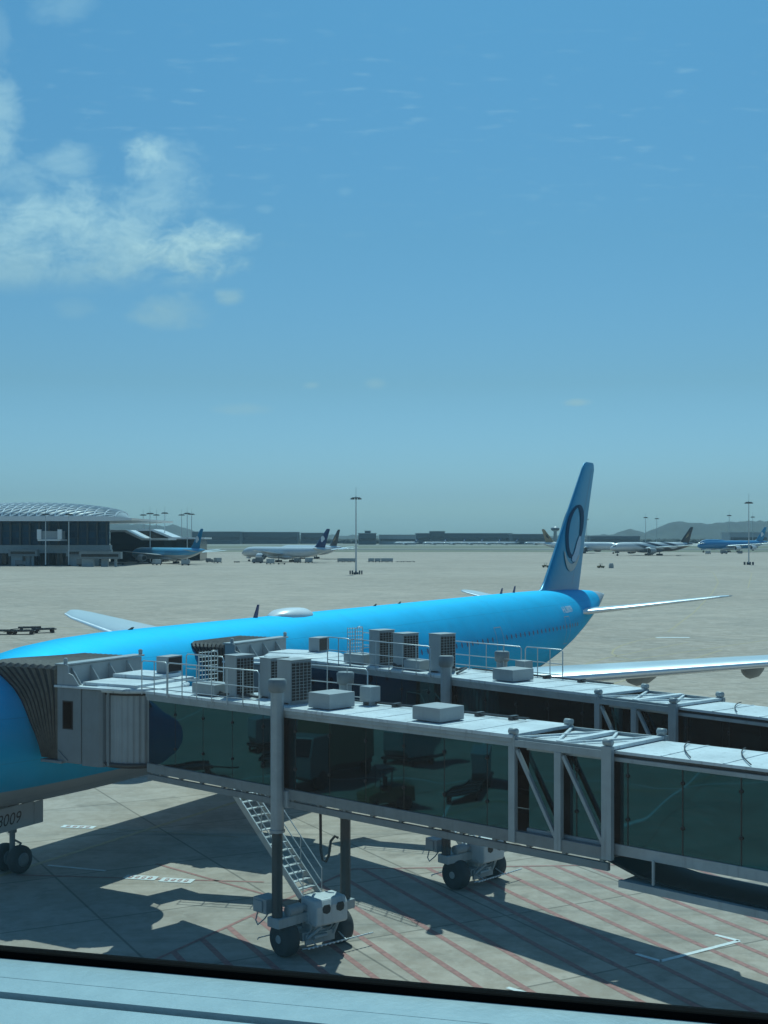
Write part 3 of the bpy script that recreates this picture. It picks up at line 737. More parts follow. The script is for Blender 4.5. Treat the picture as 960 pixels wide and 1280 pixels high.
    for (xa, za), (xb, zb) in zip(pth[:-1], pth[1:]): b.add([(xa, -HW + .22, za), (xb, -HW + .22, zb), (xb, HW - .65, zb), (xa, HW - .65, za), (xa, -HW + .22, za - .06), (xb, -HW + .22, zb - .06), (xb, HW - .65, zb - .06), (xa, HW - .65, za - .06)], [(0, 1, 2, 3), (4, 7, 6, 5), (0, 4, 5, 1), (2, 6, 7, 3)])
    b.box(A1 + 5.5, A2, -HW + .22, HW - .65, z0 + .06, z0 + .12)
    b.build('cable_carrier', M['black'], root)
    # ---- lift columns and bogie
    for sy in (-1, 1):
        y = sy * 1.42; zc = 3.85
        c = nb(); c.lathe((0, y, zc), (0, 0, 1), [(0, .205), (8.02 - zc, .205)], 8); c.lathe((0, y, zc - .04), (0, 0, 1), [(0, .24), (.08, .24)], 8)
        co_ = c.build('lift_column', M['steel'], root, bevel=.015)
        nb().lathe((0, y, 7.98), (0, 0, 1), [(0, .2), (.06, .27), (.36, .28), (.40, .24)], 20).build('column_cap', M['panel'], co_)
        nb().lathe((0, y, 1.0), (0, 0, 1), [(0, .165), (zc - 1.05, .165)], 8).build('inner_column', M['steel_dark'], co_, bevel=.01)
        b = nb(); y0, y1 = sorted((sy * 1.17, sy * 1.3)); b.box(-.30, .30, y0, y1, GB - .55, GB - .05); b.build('column_bracket', M['steel'], root, bevel=.02)
    b = nb(); b.box(-.26, .26, -1.6, 1.6, .98, 1.28); b.box(-.5, -.27, -.9, .9, 1.0, 1.22)
    b.build('cross_beam', M['steel'], root, bevel=.03)
    b = nb(); b.box(-.95, -.35, -1.55, -.95, 1.30, 1.74); b.box(-.9, -.5, -1.6, -1.56, 1.36, 1.68); b.lathe((.15, -1.15, 1.42), (0, 1, 0), [(0, .02), (0, .16), (.5, .17), (.52, .12), (.7, .1)], 16)
    b.tube([(-.9, -1.4, 1.3), (-.95, -1.45, 1.0), (-.8, -1.5, .9), (-.6, -1.4, 1.1), (-.5, -1.3, 1.3)], .025, 6); b.tube([(-.5, -1.0, 1.3), (-.45, -.9, .95), (-.3, -.8, .8)], .025, 6)
    b.build('motor_unit', M['panel_light'], root, bevel=.02)
    ba = extra.get('steer', 0); Bx = Mx @ Matrix.Rotation(ba, 4, 'Z'); bb = lambda: MB(Bx)
    b = bb(); b.box(-.34, .34, -.62, .62, .42, .68); b.lathe((0, 0, .68), (0, 0, 1), [(0, .32), (.32, .28)], 20); b.box(-.42, -.345, -.5, .5, .35, .75); b.box(.345, .42, -.55, .55, .3, .62)
    b.tube([(.42, -.5, .5), (.62, -.1, .85)], .05, 6).tube([(.42, .5, .5), (.55, .62, .95)], .05, 6)
    for yh in (-.5, -.35, .3, .45): b.tube([(.36, yh, .6), (.52, yh + .06, .78), (.5, yh + .1, .95), (.3, yh + .12, 1.02)], .018, 6)
    b.box(-.7, -.4, -.25, .25, .5, .8); b.cyl((.47, -.05, .52), (0, 1, 0), .07, .5, 12)
    bg_ = b.build('bogie_frame', M['steel'], root, bevel=.02)
    h = MB(Bx); h.prism([(-.05, .88), (.70, .88), (.76, .96), (.76, 1.48), (.64, 1.66), (-.05, 1.68)], 'y', -.40, .80)
    ho = h.build('drive_housing', M['housing'], root, bevel=.05)
    for yy_ in (-.02, .5):
        MB(Bx).prism([(yy_ - .14, 1.30), (yy_ - .16, 1.42), (yy_ - .10, 1.52), (yy_ + .10, 1.52), (yy_ + .15, 1.40), (yy_ + .12, 1.28), (yy_, 1.24)], 'x', .755, .772).build('housing_vent', M['black'], ho)
    for sy in (-1, 1):
        for k_ in (0,):
            w_ = bb(); yc = sy * 1.03; r_ = .54
            w_.lathe((0, yc, r_), (0, 1, 0), [(-.24, r_ * .5), (-.24, r_ * .84), (-.19, r_ * .95), (-.08, r_), (.08, r_), (.19, r_ * .95), (.24, r_ * .84), (.24, r_ * .5)], 40)
            wo = w_.build('wheel', M['rubber'], bg_)
            bb().lathe((0, yc, r_), (0, 1, 0), [(-.25, .05), (-.27, .10), (-.2, .16), (-.235, .29), (.235, .29), (.2, .16), (.27, .1), (.25, .05)], 24).build('rim', M['steel'], wo)
    b = bb(); loop = [(-.95, -1.45, .42), (.95, -1.45, .42), (.95, 1.45, .42), (-.95, 1.45, .42), (-.95, -1.45, .42)]
    b.tube([(-.75, -1.5, .42), (-.85, -1.4, .42), (-.85, 1.4, .42), (-.75, 1.5, .42)], .02, 6).tube([(.72, -.9, .35), (.78, -.6, .35), (.80, 1.75, .35)], .022, 6)
    b.tube([(.42, -.4, .5), (.78, -.4, .35)], .02, 6).tube([(.42, .7, .5), (.78, .7, .35)], .02, 6)
    b.build('bumper_bar', M['galv'], bg_)
    b = bb()
    for i in range(16): b.box(.79, .83, -.75 + i * .155, -.69 + i * .155, .33, .375)
    b.build('bumper_band', M['white'], bg_)
    b = nb(); b.tube([(-.65, .95, GB - .5), (-.65, .97, 2.75), (-.6, 1.0, 2.45), (-.5, 1.05, 2.4), (-.42, 1.1, 2.6), (-.38, 1.15, 3.05), (-.3, 1.25, 3.2), (-.2, 1.3, 3.15)], .045, 8); b.build('power_cable', M['rubber'], root)
    # ---- rotunda and cab, squared to the aircraft
    rc = extra['rot']
    nb().lathe((rc, 0, 0), (0, 0, 1), [(GB - .42, 1.5), (GB - .25, 1.62), (GB - .24, 1.5)], 48).build('rotunda_floor', M['steel_dark'], root)
    # corrugated curtain
    rings = [[], []]; n_ = 180
    for i in range(n_):
        a = 2 * math.pi * i / n_; r_ = 1.5 + (.018 if i % 4 in (0, 1) else -.012)
        for q, zq in enumerate((GB - .25, zz(rc, zt) - .16)): rings[q].append((rc + r_ * math.cos(a), r_ * math.sin(a), zq))
    nb().loft(rings, smooth=False).build('rotunda_curtain', M['panel_light'], root)
    rt = nb().lathe((rc, 0, 0), (0, 0, 1), [(zz(rc, zt) - .16, 1.55), (zz(rc, zt) - .15, 1.68), (zz(rc, zt) - .02, 1.70), (zz(rc, zt) + .03, 1.6), (zz(rc, zt) + .05, .05)], 48).build('rotunda_roof', M['roof'], root)
    nb().lathe((rc, 0, 0), (0, 0, 1), [(zz(rc, zt) - .24, 1.56), (zz(rc, zt) - .165, 1.58)], 48).build('roof_gasket', M['black'], root)
    # cab frame: x = outward from the fuselage, y = aft along the fuselage
    door = NOSE + U * door_s + Vector((U.y, -U.x)) * 3.0
    Cx = Matrix.Translation((door.x, door.y, 0)) @ Matrix.Rotation(math.atan2(-U.x, U.y), 4, 'Z'); cb = lambda: MB(Cx)
    # in this frame +x = port (away from fuselage), +y = aft (rot90 of port = aft)
    rcw = Cx.inverted() @ (Mx @ Vector((rc, 0, 0)))
    F0 = .78; W0, W1 = -2.5, 1.7; zb = 4.72; zc = 7.35
    cw = cb(); cw.box(F0, F0 + 1.08, W0, W0 + .08, zb, zc); cw.box(F0, rcw.x - .1, W1 - .08, W1, zb, zc)
    cw.box(rcw.x - .2, rcw.x - .1, W0 + .09, W1 - .09, zb, zc - .01); 
    cabw = cw.build('cab_wall', M['panel'], root, bevel=.03)
    cb().prism([(F0 + 1.10, W0 + .03), (F0 + 1.85, W0 + .03), (F0 + 1.97, W0 + .10), (F0 + 2.03, W0 + .25), (F0 + 2.03, W0 + .6), (F0 + 1.10, W0 + .6)], 'z', zb - .04, zc - .02).build('cab_side_panel', M['panel'], root, bevel=.02)
    wx = F0 + .30
    cb().box(wx, wx + .38, W0 - .02, W0 - .004, 5.95, 6.85).build('cab_window', M['gasket'], cabw, bevel=.0)
    cb().box(wx - .05, wx + .43, W0 - .01, W0 + .01, 5.9, 6.9).build('window_frame', M['black'], cabw, bevel=.004)
    b = cb(); b.box(F0 - .1, rcw.x + .6, W0 - .06, W1 + .06, zc + .0, zc + .08); b.box(F0 + .9, rcw.x + .9, W0 + .3, W1 - .6, zc + .083, zc + .2)
    b.box(F0 + .9, rcw.x + .4, -.6, 1.0, zc + .203, zc + .34)
    b.build('cab_roof', M['roof'], root, bevel=.015)
    # raised hood at the front with ribs
    b = cb(); zh = 8.12
    b.prism([(F0, zc + .085), (F0 + 1.0, zc + .085), (F0 + .7, zc + .45), (F0 + .5, zh - .25), (F0 + .5, zh), (F0, zh)], 'y', W0 + .0, W0 + .06)
    b.box(F0 + .3, F0 + .36, W0 + .07, W1, zc + .085, zh - .02)
    for i in range(4):
        yq = W0 + .3 + i * 1.0; b.prism([(F0 + .36, zc + .09), (F0 + .85, zc + .09), (F0 + .40, zh - .1), (F0 + .36, zh - .1)], 'y', yq, yq + .05)
    b.build('hood', M['panel_light'], root, bevel=.01)
    b = cb(); b.box(F0 - .08, F0 + .42, W0 - .04, W1 + .1, zh, zh + .06)
    for yq in (W0 + .1, W1 + .0): b.lathe((F0 + .3, yq, zh + .06), (0, 0, 1), [(0, .07), (.16, .08), (.2, .04)], 10)
    b.build('hood_cap', M['steel'], root, bevel=.01)
    # bellows: accordion folds from cab front to the skin, near side, top, aft side
    def skin_x(yv, z):
        s = door_s + yv; hw_, zt_, zb_ = interp(FUS, s); zcn = (zt_ + zb_) / 2; hh = (zt_ - zb_) / 2
        q = max(-.98, min(.98, (z - zcn) / hh)); return hw_ * math.sqrt(1 - q * q) - 3.0
    def bell(path, name, m_, nf=9, amp=.06):
        rings = []
        for i in range(nf * 2 + 1):
            t = (i - .35 * (i % 2)) / (nf * 2); ring = []
            for (yv, z, oy, oz) in path:
                xs = skin_x(yv, z) + .03; reach = 1 if oz or oy > 0 else min(1, .58 + .42 * (z - 4.85) / 1.3)
                x_ = F0 + (xs - F0) * t * reach; p_ = .0 if i % 2 else amp
                ring.append((x_, yv + oy * (.02 - p_), z + oz * (.02 - p_)))
            rings.append(ring)
        inner = []
        o_ = cb().loft(rings, caps=False, smooth=False, closed=False).build(name, m_, root)
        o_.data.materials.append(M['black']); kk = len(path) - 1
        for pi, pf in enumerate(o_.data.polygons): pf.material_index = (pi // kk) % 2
        sol = o_.modifiers.new('thick', 'SOLIDIFY'); sol.thickness = .03
        return o_
    near = [(W0, 4.85 + i * (zh - .15 - 4.85) / 8, -1, 0) for i in range(9)]
    bell(near, 'bellows', M['bellows'])
    topp = [(W0, zh - .15, -1, 0), (W0 + .12, zh - .02, -.7, .7)] + [(W0 + .35 + i * (W1 - W0 - .7) / 6, zh + .03, 0, 1) for i in range(7)] + [(W1 - .1, zh - .04, .7, .7), (W1, zh - .2, 1, 0)]
    bell(topp, 'bellows', M['bellows_top'], 9, .10)
    bell([(W1, 4.85 + i * (zh - .2 - 4.85) / 8, 1, 0) for i in range(9)], 'bellows', M['bellows'])
    # sill under the bellows
    b = cb(); b.box(.12, F0 + .3, W0 - .12, W1, 4.70, 4.79); b.bar((F0 + .05, W0 - .03, 5.15), (F0 + .5, W0 - .03, 4.8), .05, .04); b.build('cab_floor', M['panel'], root, bevel=.01)
    # cab roof air unit
    b = cb(); b.box(rcw.x - .2, rcw.x + .3, W1 - 1.4, W1 - .5, zc + .35, zc + .95)
    q = b.build('air_conditioner', M['panel_light'], root, bevel=.02)
    cb().box(rcw.x + .305, rcw.x + .32, W1 - 1.32, W1 - .58, zc + .40, zc + .90).build('grille', M['black'], q)
    # ---- roof equipment
    def ac(x, y, wx_, wy_, h_, base=.06):
        z_ = zz(x, zt) + base; b = nb(); b.box(x, x + wx_, y, y + wy_, z_, z_ + h_); b.box(x - .02, x + wx_ + .02, y - .02, y + wy_ + .02, z_ + h_ + .003, z_ + h_ + .03)
        b.box(x, x + .1, y, y + wy_, z_ - base + .005, z_ - .003); b.box(x + wx_ - .1, x + wx_, y, y + wy_, z_ - base + .005, z_ - .003)
        o_ = b.build('air_conditioner', M['panel_light'], root, bevel=.012)
        nb().box(x + wx_ + .004, x + wx_ + .012, y + .05, y + wy_ - .04, z_ + .06, z_ + h_ - .06).build('coil', M['black'], o_)
        g = nb(); X = x + wx_ + .016
        for i in range(1, 5): g.box(X, X + .012, y + .04 + i * (wy_ - .08) / 5 - .007, y + .04 + i * (wy_ - .08) / 5 + .007, z_ + .05, z_ + h_ - .05)
        for i in range(0, 13): g.box(X + .013, X + .022, y + .04, y + wy_ - .04, z_ + .06 + i * (h_ - .14) / 12, z_ + .072 + i * (h_ - .14) / 12)
        g.build('grille', M['steel'], o_)
    for q_ in extra['ac']: ac(*q_)
    def rbox(x0, x1, y0, y1, h_, name='vent_box', m_=None, base=.03):
        z_ = zz((x0 + x1) / 2, zt); b = nb(); b.box(x0, x1, y0, y1, z_ + base, z_ + base + h_); return b.build(name, m_ or M['panel_light'], root, bevel=.02)
    for (x0, x1, y0, y1, h_) in extra['boxes']: rbox(x0, x1, y0, y1, h_)
    z_ = zz(1.6, zt); b = nb(); b.box(1.5, 1.95, .55, 1.0, z_ + .12, z_ + .58); b.box(1.58, 1.62, .6, .95, z_ + .003, z_ + .117); b.box(1.83, 1.87, .6, .95, z_ + .003, z_ + .117); b.build('junction_box', M['panel_light'], root, bevel=.03)
    b = nb()
    for yq in (.88, 1.02): b.tube([(-1, yq, zz(-1, zt) + .07), (A0 - 1.2, yq, zz(A0 - 1.2, zt) + .07)], .025, 6)
    for x in (2.6, 4.2, 5.8, 7.0):
        if x < A0 - 1.2: b.box(x, x + .14, .8, 1.1, zz(x, zt) + .01, zz(x, zt) + .12)
    for (x0, x1, y0, y1, h_) in extra['boxes']: b.box(x0 - .55, x0 - .25, .2, .32, zz(x0, zt) + .04, zz(x0, zt) + .14); b.tube([(x0 - .6, .26, zz(x0, zt) + .10), (x0 + .05, .26, zz(x0, zt) + .10)], .03, 6)
    for (xa, ya, xb, yb) in ((-4.3, -.9, -3.2, -.5), (-3.6, -.8, -2.2, -.3), (-3.9, .3, -1.4, .5), (-1.2, .2, -.3, -.6)):
        b.tube([(xa, ya, zz(xa, zt) + .05), ((xa + xb) / 2, ya + .12, zz(xa, zt) + .16), (xb, yb, zz(xb, zt) + .05)], .045, 8)
    b.build('conduit', M['steel_dark'], root)
    # railings
    def railing(x0, x1, y, posts, xr=None, h_=1.02, rnd=True):
        b = nb(); z0_ = zz(x0, zt); r_ = .018
        for i in range(posts):
            x = x0 + (x1 - x0) * i / (posts - 1); zb_ = zz(x, zt)
            if 0 < i < posts - 1 or not rnd: b.tube([(x, y, zb_ - .12), (x, y, zb_ + h_)], r_, 6)
        p_ = [(x0, y, z0_ - .12), (x0, y, z0_ + h_ - .08), (x0 + .08, y, z0_ + h_), (x1 - .08, y, zz(x1, zt) + h_), (x1, y, zz(x1, zt) + h_ - .08), (x1, y, zz(x1, zt) - .12)]
        b.tube(p_, r_ + .003, 6)
        for q in (.5, .12): b.tube([(x0, y, z0_ + h_ * q), (x1, y, zz(x1, zt) + h_ * q)], r_, 6)
        return b.build('railing', M['galv'], root)
    yn = -HW - .14
    railing(-7.0, -5.6, yn, 3); railing(-5.55, -.95, yn, 7); railing(-8.0, -5.9, HW + .12, 4)
    railing(-3.4, 1.1, HW + .12, 6, h_=1.0)
    if extra.get('longrail'): railing(1.3, 3.1, HW + .12, 4)
    b = nb(); x0 = extra['ac'][0][0] - 1.9; z_ = zz(x0, zt)                    # hooped ladder gate
    for i in range(7):
        b.tube([(x0, -.3 + i * .13, z_), (x0, -.3 + i * .13, z_ + 1.35)], .014, 5)
    for i in range(9): b.tube([(x0, -.3, z_ + .1 + i * .15), (x0, .48, z_ + .1 + i * .15)], .014, 5)
    b.tube([(x0 + .5, -.3, z_), (x0 + .5, -.3, z_ + 1.3), (x0 + .55, -.2, z_ + 1.4), (x0 + .6, -.05, z_ + 1.4), (x0 + .6, 0, z_ + 1.3), (x0 + .6, 0, z_)], .018, 6)
    b.build('roof_gate', M['galv'], root)
    # ---- service stair on the far side
    yo = 3.3; sw_ = .42; xt, zt_ = -9.0, 4.9; xb = -3.55
    st = root
    b = nb()
    for sy in (-1, 1): b.bar((xt, yo + sy * sw_, zt_ - .05), (xb, yo + sy * sw_, .18), .05, .24)
    so_ = b.build('stair_stringer', M['galv'], root)
    b = nb(); n_ = 22
    for i in range(n_):
        t = (i + .5) / n_; x = xt + (xb - xt) * t; z = zt_ + (.2 - zt_) * t
        b.box(x - .13, x + .13, yo - sw_ + .03, yo + sw_ - .03, z - .02, z + .015)
    b.build('stair_tread', M['galv'], root)
    for sy in (-1, 1):
        b = nb(); yq = yo + sy * (sw_ + .02)
        for q in (.5, .98): b.tube([(xt, yq, zt_ + q), (xb, yq, .18 + q)], .02, 6)
        for i in range(6):
            t = i / 5; x = xt + (xb - xt) * t; z = zt_ - .05 + (.2 - zt_) * t; b.tube([(x, yq, z), (x + .0, yq, z + 1.02)], .018, 6)
        b.build('stair_handrail', M['galv'], root)
    b = nb(); b.box(xt - 1.2, xt, 1.9, yo + sw_, zt_ - .1, zt_ - .04); 
    for (px_, py_) in ((xt - 1.2, yo + sw_), (xt - .02, 1.95), (xt - 1.2, 1.95)): b.tube([(px_, py_, zt_ - .1), (px_, py_, zt_ + 1.0)], .02, 6)
    b.tube([(xt, yo + sw_, zt_ + 1), (xt - 1.2, yo + sw_, zt_ + 1), (xt - 1.2, 1.95, zt_ + 1)], .02, 6)
    b.build('stair_landing', M['galv'], root)
    b = nb()
    for sy in (-1, 1): b.lathe((xb + .05, yo + sy * .5, .16), (0, 1, 0), [(-.05, .05), (-.05, .16), (.05, .16), (.05, .05)], 14)
    b.build('stair_wheel', M['rubber'], root)
    return root
GB_ = 'jet bridges docked to the blue airliner'
make_bridge('nearer glass-walled jet bridge in front, docked at the forward door', (-2.2, 39.6), math.atan2(-.695, .719), 6.7, .012, 7.53,
            (8.75, 11.6), GB_, dict(rot=-8.9, steer=R(-6), ac=[(-3.3, -.75, .55, .75, 1.28), (-2.35, -.1, .5, .8, 1.2), (-.72, -.8, .62, .86, 1.28)], boxes=[(-4.75, -3.6, -.95, -.1, .36), (.85, 1.76, -.95, .10, .45), (5.05, 6.07, -.95, .05, .38)]))
make_bridge('farther glass-walled jet bridge, cab at the second door, partly hidden by the nearer', (3.3, 47.1), math.atan2(-.760, .649), 16.8, 0., 7.62,
            (6.81, 9.73), GB_, dict(rot=-10.3, steer=R(6), longrail=True, ac=[(-5.1, -.75, .6, .8, 1.3), (-3.75, -.7, .6, .8, 1.25), (-1.65, -.75, .6, .8, 1.35)], boxes=[(-6.45, -5.3, -.95, -.1, .36), (-2.9, -2.0, -.9, -.2, .36), (1.85, 2.83, -.95, .1, .40)]))

# ------------------------------------------------------------------ apron light masts
def mast(name='light_mast'):
    r = thing(name, 'x', 'light mast')
    MB().tube([(0, 0, 0), (0, 0, 27)], .34, 10, r2=.16).build('pole', M['galv'], r)
    b = MB().lathe((0, 0, 26.2), (0, 0, 1), [(0, .2), (.1, 1.5), (.3, 1.5), (.35, .2)], 16)
    b.build('head_frame', M['steel_dark'], r)
    b = MB()
    for i in range(8):
        a = i * math.pi / 4; b.m = Matrix.Rotation(a, 4, 'Z'); b.box(1.2, 1.9, -.35, .35, 25.8, 26.25)
    b.m = Matrix(); b.build('floodlight', M['greymetal'], r)
    MB().tube([(0, 0, 26.5), (0, 0, 30)], .05, 5).build('lightning_rod', M['steel_dark'], r)
    b = MB().lathe((0, 0, 0), (0, 0, 1), [(0, .9), (.7, .9), (.75, .3)], 10); b.build('mast_base', M['steel_dark'], r)
    return r
GM = 'tall apron light masts'
m0 = mast(); first = True
MS = [(445, 443, 620, 'tall light mast standing alone in mid apron beside the container carts'), (936, 599, 626, 'tall light mast nearest the right edge, in front of the blue jumbo'),
      (57, 570, 641, 'left of the two light masts before the domed terminal'), (86, 570, 641, 'right of the two light masts before the domed terminal'),
      (179, 780, 642, 'leftmost of the light masts above the low concourse roof'), (187.5, 640, 640, 'second from the left of the masts above the low concourse roof'), (195.5, 780, 642, 'third from the left of the masts above the low concourse roof'),
      (206, 720, 639.5, 'fourth from left of the masts above the low concourse roof, standing clear'), (227, 800, 642, 'left one of the tight trio of masts by the blue tail'), (234, 700, 640, 'middle and tallest of the tight trio of masts by the blue tail'), (239.5, 760, 641, 'right one of the tight trio of masts by the blue tail'),
      (807, 1180, 645.5, 'left one of the pair of far masts over the striped airliner'), (821, 1240, 647, 'right one of the pair of far masts over the striped airliner'), (911.5, 1150, 643, 'far mast rising from behind the blue jumbo body'), (941, 1250, 645, 'far mast between the jumbo tail and the nearest right mast'), (733.5, 1150, 648, 'far mast just right of the big blue fin')]
for px, Y, py, lab in MS:
    o = m0 if first else dup(m0); first = False
    o.location = W(px, Y); zt_ = ZZ(py, Y); s_ = zt_ / 27; o.scale = (max(1, s_ * .9), max(1, s_ * .9), s_)
    o['label'] = lab; o['group'] = GM
# guard posts round two mast bases
def posts_at(px, Y, lab, grp):
    X0 = W(px, Y)[0]
    for i in range(10):
        a = 2 * math.pi * i / 10 + .3
        o = MB().lathe((X0 + 2.1 * math.cos(a), Y + 2.1 * math.sin(a), 0), (0, 0, 1), [(0, .22), (1.3, .22), (1.35, .1)], 8).build('bollard', M['steel_dark'])
        tag(o, lab, 'bollard', grp)
posts_at(445, 443, 'dark guard post in the ring round the foot of the lone mid-apron mast', 'guard posts round the mid apron mast')
posts_at(936, 599, 'dark guard post in the ring round the foot of the right mast', 'guard posts round the right mast')

# ------------------------------------------------------------------ terminal on the left
TY = 590.
tr = thing('terminal_building', 'long glass terminal with a white lattice dome roof at the left edge', 'terminal', W(0, TY))
zr = ZZ(649, TY)
fm = bpy.data.materials.new('facade'); fm.use_nodes = True
t = N(fm.node_tree); b_ = t.n['Principled BSDF']; g = t.new('ShaderNodeNewGeometry'); fx, fy, fz = t.sep(g.outputs['Position'])
band = t.smooth(t.math('ABSOLUTE', t.math('SUBTRACT', t.math('FRACT', t.math('DIVIDE', fz, 3.1)), .5)), .36, .42)
vert = t.smooth(t.math('ABSOLUTE', t.math('SUBTRACT', t.math('FRACT', t.math('DIVIDE', fx, 3.)), .5)), .44, .47)
wn = t.new('ShaderNodeTexWhiteNoise', noise_dimensions='2D'); t.put(wn.inputs['Vector'], t.vec(t.math('FLOOR', t.math('DIVIDE', fx, 3)), t.math('FLOOR', t.math('DIVIDE', fz, 3.1)), 0))
base_ = t.mix(wn.outputs[0], (.004, .035, .075), (.015, .08, .15))
t.put(b_.inputs['Base Color'], t.mix(t.math('MULTIPLY', t.math('MAXIMUM', band, vert), .5), base_, (.05, .085, .11))); b_.inputs['Roughness'].default_value = .3; b_.inputs['Specular IOR Level'].default_value = .15
X_ = lambda px, Y=TY: W(px, Y)[0]
MB().prism([(X_(-260), TY), (X_(137), TY), (X_(137, TY + 90), TY + 90), (X_(-260), TY + 90)], 'z', 9.2, zr - 1.2).build('upper_facade', fm, tr)
MB().prism([(X_(-260), TY + 4), (X_(134), TY + 4), (X_(134, TY + 88), TY + 88), (X_(-260), TY + 88)], 'z', 0, 5.5).build('lower_wall', M['darkglass'], tr)
MB().box(X_(-260), X_(139), TY - 2, TY + 2, 5.5, 9.2).build('deck_band', M['steel'], tr)
b = MB()
for px in range(-250, 140, 12): b.box(X_(px) - .4, X_(px) + .4, TY - 1.5, TY - .7, 0, zr - 1.5)
b.build('column', M['steel_dark'], tr)
MB().prism([(X_(-280), zr - 1), (X_(140), zr - 1), (X_(171), zr - .6), (X_(172), zr + .3), (X_(140), zr + 1.2), (X_(-280), zr + 1.2)], 'y', TY - 12, TY + 100).build('flat_roof', M['white'], tr)
b = MB(); MB  # lattice dome
rings = []
for i in range(25):
    u = -1 + 2 * i / 24; xx = X_(10) + u * 47; hgt = 7.2 * math.sqrt(max(0, 1 - u * u)) ** .9
    rings.append([(xx, TY + 45 - 42 * math.cos(math.pi * j / 12) * math.sqrt(max(.0004, 1 - u * u)), zr + 1.1 + hgt * math.sin(math.pi * j / 12)) for j in range(13)])
dm = b.loft(rings, closed=False, caps=False, smooth=False).build('dome', M['steel'], tr)
b = MB()
for i in range(1, 24):
    for j in range(12):
        p0, p1 = Vector(rings[i][j]), Vector(rings[i][j + 1]); up = Vector((0, 0, .25)); b.bar(p0 + up, p1 + up, .5, .4)
        if i < 23: b.bar(p0 + up, Vector(rings[i + 1][(j + 1)]) + up, .7, .45)
b.build('lattice', M['white'], dm)
b = MB(); b.box(X_(61), X_(84), TY - 14, TY - 4, ZZ(674, TY), ZZ(664, TY)); gp = b.build('gantry_screen', M['panel_light'], tr)
b = MB(); b.box(X_(58), X_(86), TY - 15, TY - 3, ZZ(676, TY), ZZ(674, TY) - .05)
for px in (60, 85): b.box(X_(px) - .9, X_(px) + .9, TY - 15.5, TY - 14.2, ZZ(674, TY), ZZ(662, TY))
b.build('gantry_frame', M['white'], tr)
# low concourse with folded roof
TY = 680.
tr2 = thing('concourse_building', 'low dark concourse with folded white-edged roofs right of the domed terminal', 'concourse', W(180, TY))
X_ = lambda px, Y=TY: W(px, Y)[0]
z1, z2 = ZZ(662.5, TY), ZZ(673, TY)
def conc(pxs, Y0, Y1, top, fall, end, zq1, zq2):
    b = MB(); b.prism([(X_(pxs, Y0), 0), (X_(end - 6, Y0), 0), (X_(end - 6, Y0), zq2 - 1), (X_(fall, Y0), zq2 - 1), (X_(top, Y0), zq1 - 1), (X_(pxs, Y0), zq1 - 1)], 'y', Y0, Y1)
    w_ = b.build('wall', M['darkglass'], tr2)
    b = MB(); b.prism([(X_(pxs, Y0), zq1 - .95), (X_(top, Y0), zq1 - .95), (X_(fall, Y0), zq2 - .95), (X_(end, Y0), zq2 - .95), (X_(end, Y0), zq2), (X_(fall + 1, Y0), zq2 + .1), (X_(top + 2, Y0), zq1), (X_(pxs, Y0), zq1)], 'y', Y0 - 1.5, Y1 + 1); b.build('roof', M['white'], tr2)
conc(138, TY - 2, TY + 22, 156, 178, 211, z1, z2)
conc(172, TY + 32, TY + 60, 190, 216, 256, z1 + .6, z2 + .5)
# gate bridges and clutter in front of the terminal
pr = random.Random(4)
def kit_bridge(px0, px1, Y, zlo, lab):
    r = thing('fixed_jet_bridge', lab, 'jet bridge', W(px1, Y), 0, 'jet bridges at the far terminal')
    MB().box(X_(px0, Y), X_(px1, Y), Y - 2, Y + 2, zlo, zlo + 3).build('tunnel', M['steel_mid'], r)
    MB().box(X_(px0, Y) + 1, X_(px1, Y) - 1, Y - 2.06, Y - 2.01, zlo + .9, zlo + 2.1).build('window_strip', M['darkglass'], r)
    b = MB(); b.box(X_(px1, Y) - 3, X_(px1, Y) - 2, Y - .6, Y + .6, 0, zlo - .01); b.box(X_(px0, Y) + 1, X_(px0, Y) + 6, Y - 1, Y + 1, 0, zlo - .01); b.box(X_(px0, Y) + 9, X_(px1, Y) - 6, Y + .5, Y + 1.8, 0, zlo - .01); b.build('support', M['steel'], r)
kit_bridge(84, 140, 572, 4.3, 'long grey jet bridge reaching right along the foot of the domed terminal')
kit_bridge(100, 152, 560, 3.4, 'lower jet bridge nearest the pale blue topped airliner')
kit_bridge(12, 48, 578, 4.3, 'jet bridge at the left edge under the dome')

# far low buildings and wooded skyline
def shed(px0, px1, Y, pt, lab, m_, name='airport_building'):
    z = ZZ(pt, Y); r = thing(name, lab, 'building', W((px0 + px1) / 2, Y), 0, 'low buildings on the horizon')
    MB().box(X_(px0, Y), X_(px1, Y), Y, Y + 60, 0, z).build('wall', m_, r)
    MB().box(X_(px0, Y) - 1, X_(px1, Y) + 1, Y - 1, Y + 61, z, z + 1).build('roof', M['steel'], r)
    b = MB(); b.box(X_(px0, Y) + 2, X_(px1, Y) - 2, Y - .15, Y - .02, z * .35, z * .6)
    b.build('window_band', M['darkglass'], r)
M['farwall'] = mat('far_wall', (.07, .095, .105), .7); D = M['farwall']; Lp = M['panel_light']
shed(240, 300, 2500, 665, 'long low hangar just right of the concourse', M['farwall']); shed(302, 372, 2550, 665.5, 'long low hangar behind the navy tail', M['farwall'])
shed(376, 404, 2600, 666.5, 'short low hall behind the two dark tails', M['farwall'])
shed(448, 470, 2300, 667, 'small block with a raised centre right of the lone mast', D); shed(456, 463, 2310, 664, 'raised centre block right of the lone mast', D)
shed(474, 520, 2350, 669, 'low pale hall in mid horizon', Lp); shed(520, 640, 2500, 667, 'very long low pier building in mid horizon', D); shed(538, 556, 2490, 664.5, 'taller block on the long pier building', D)
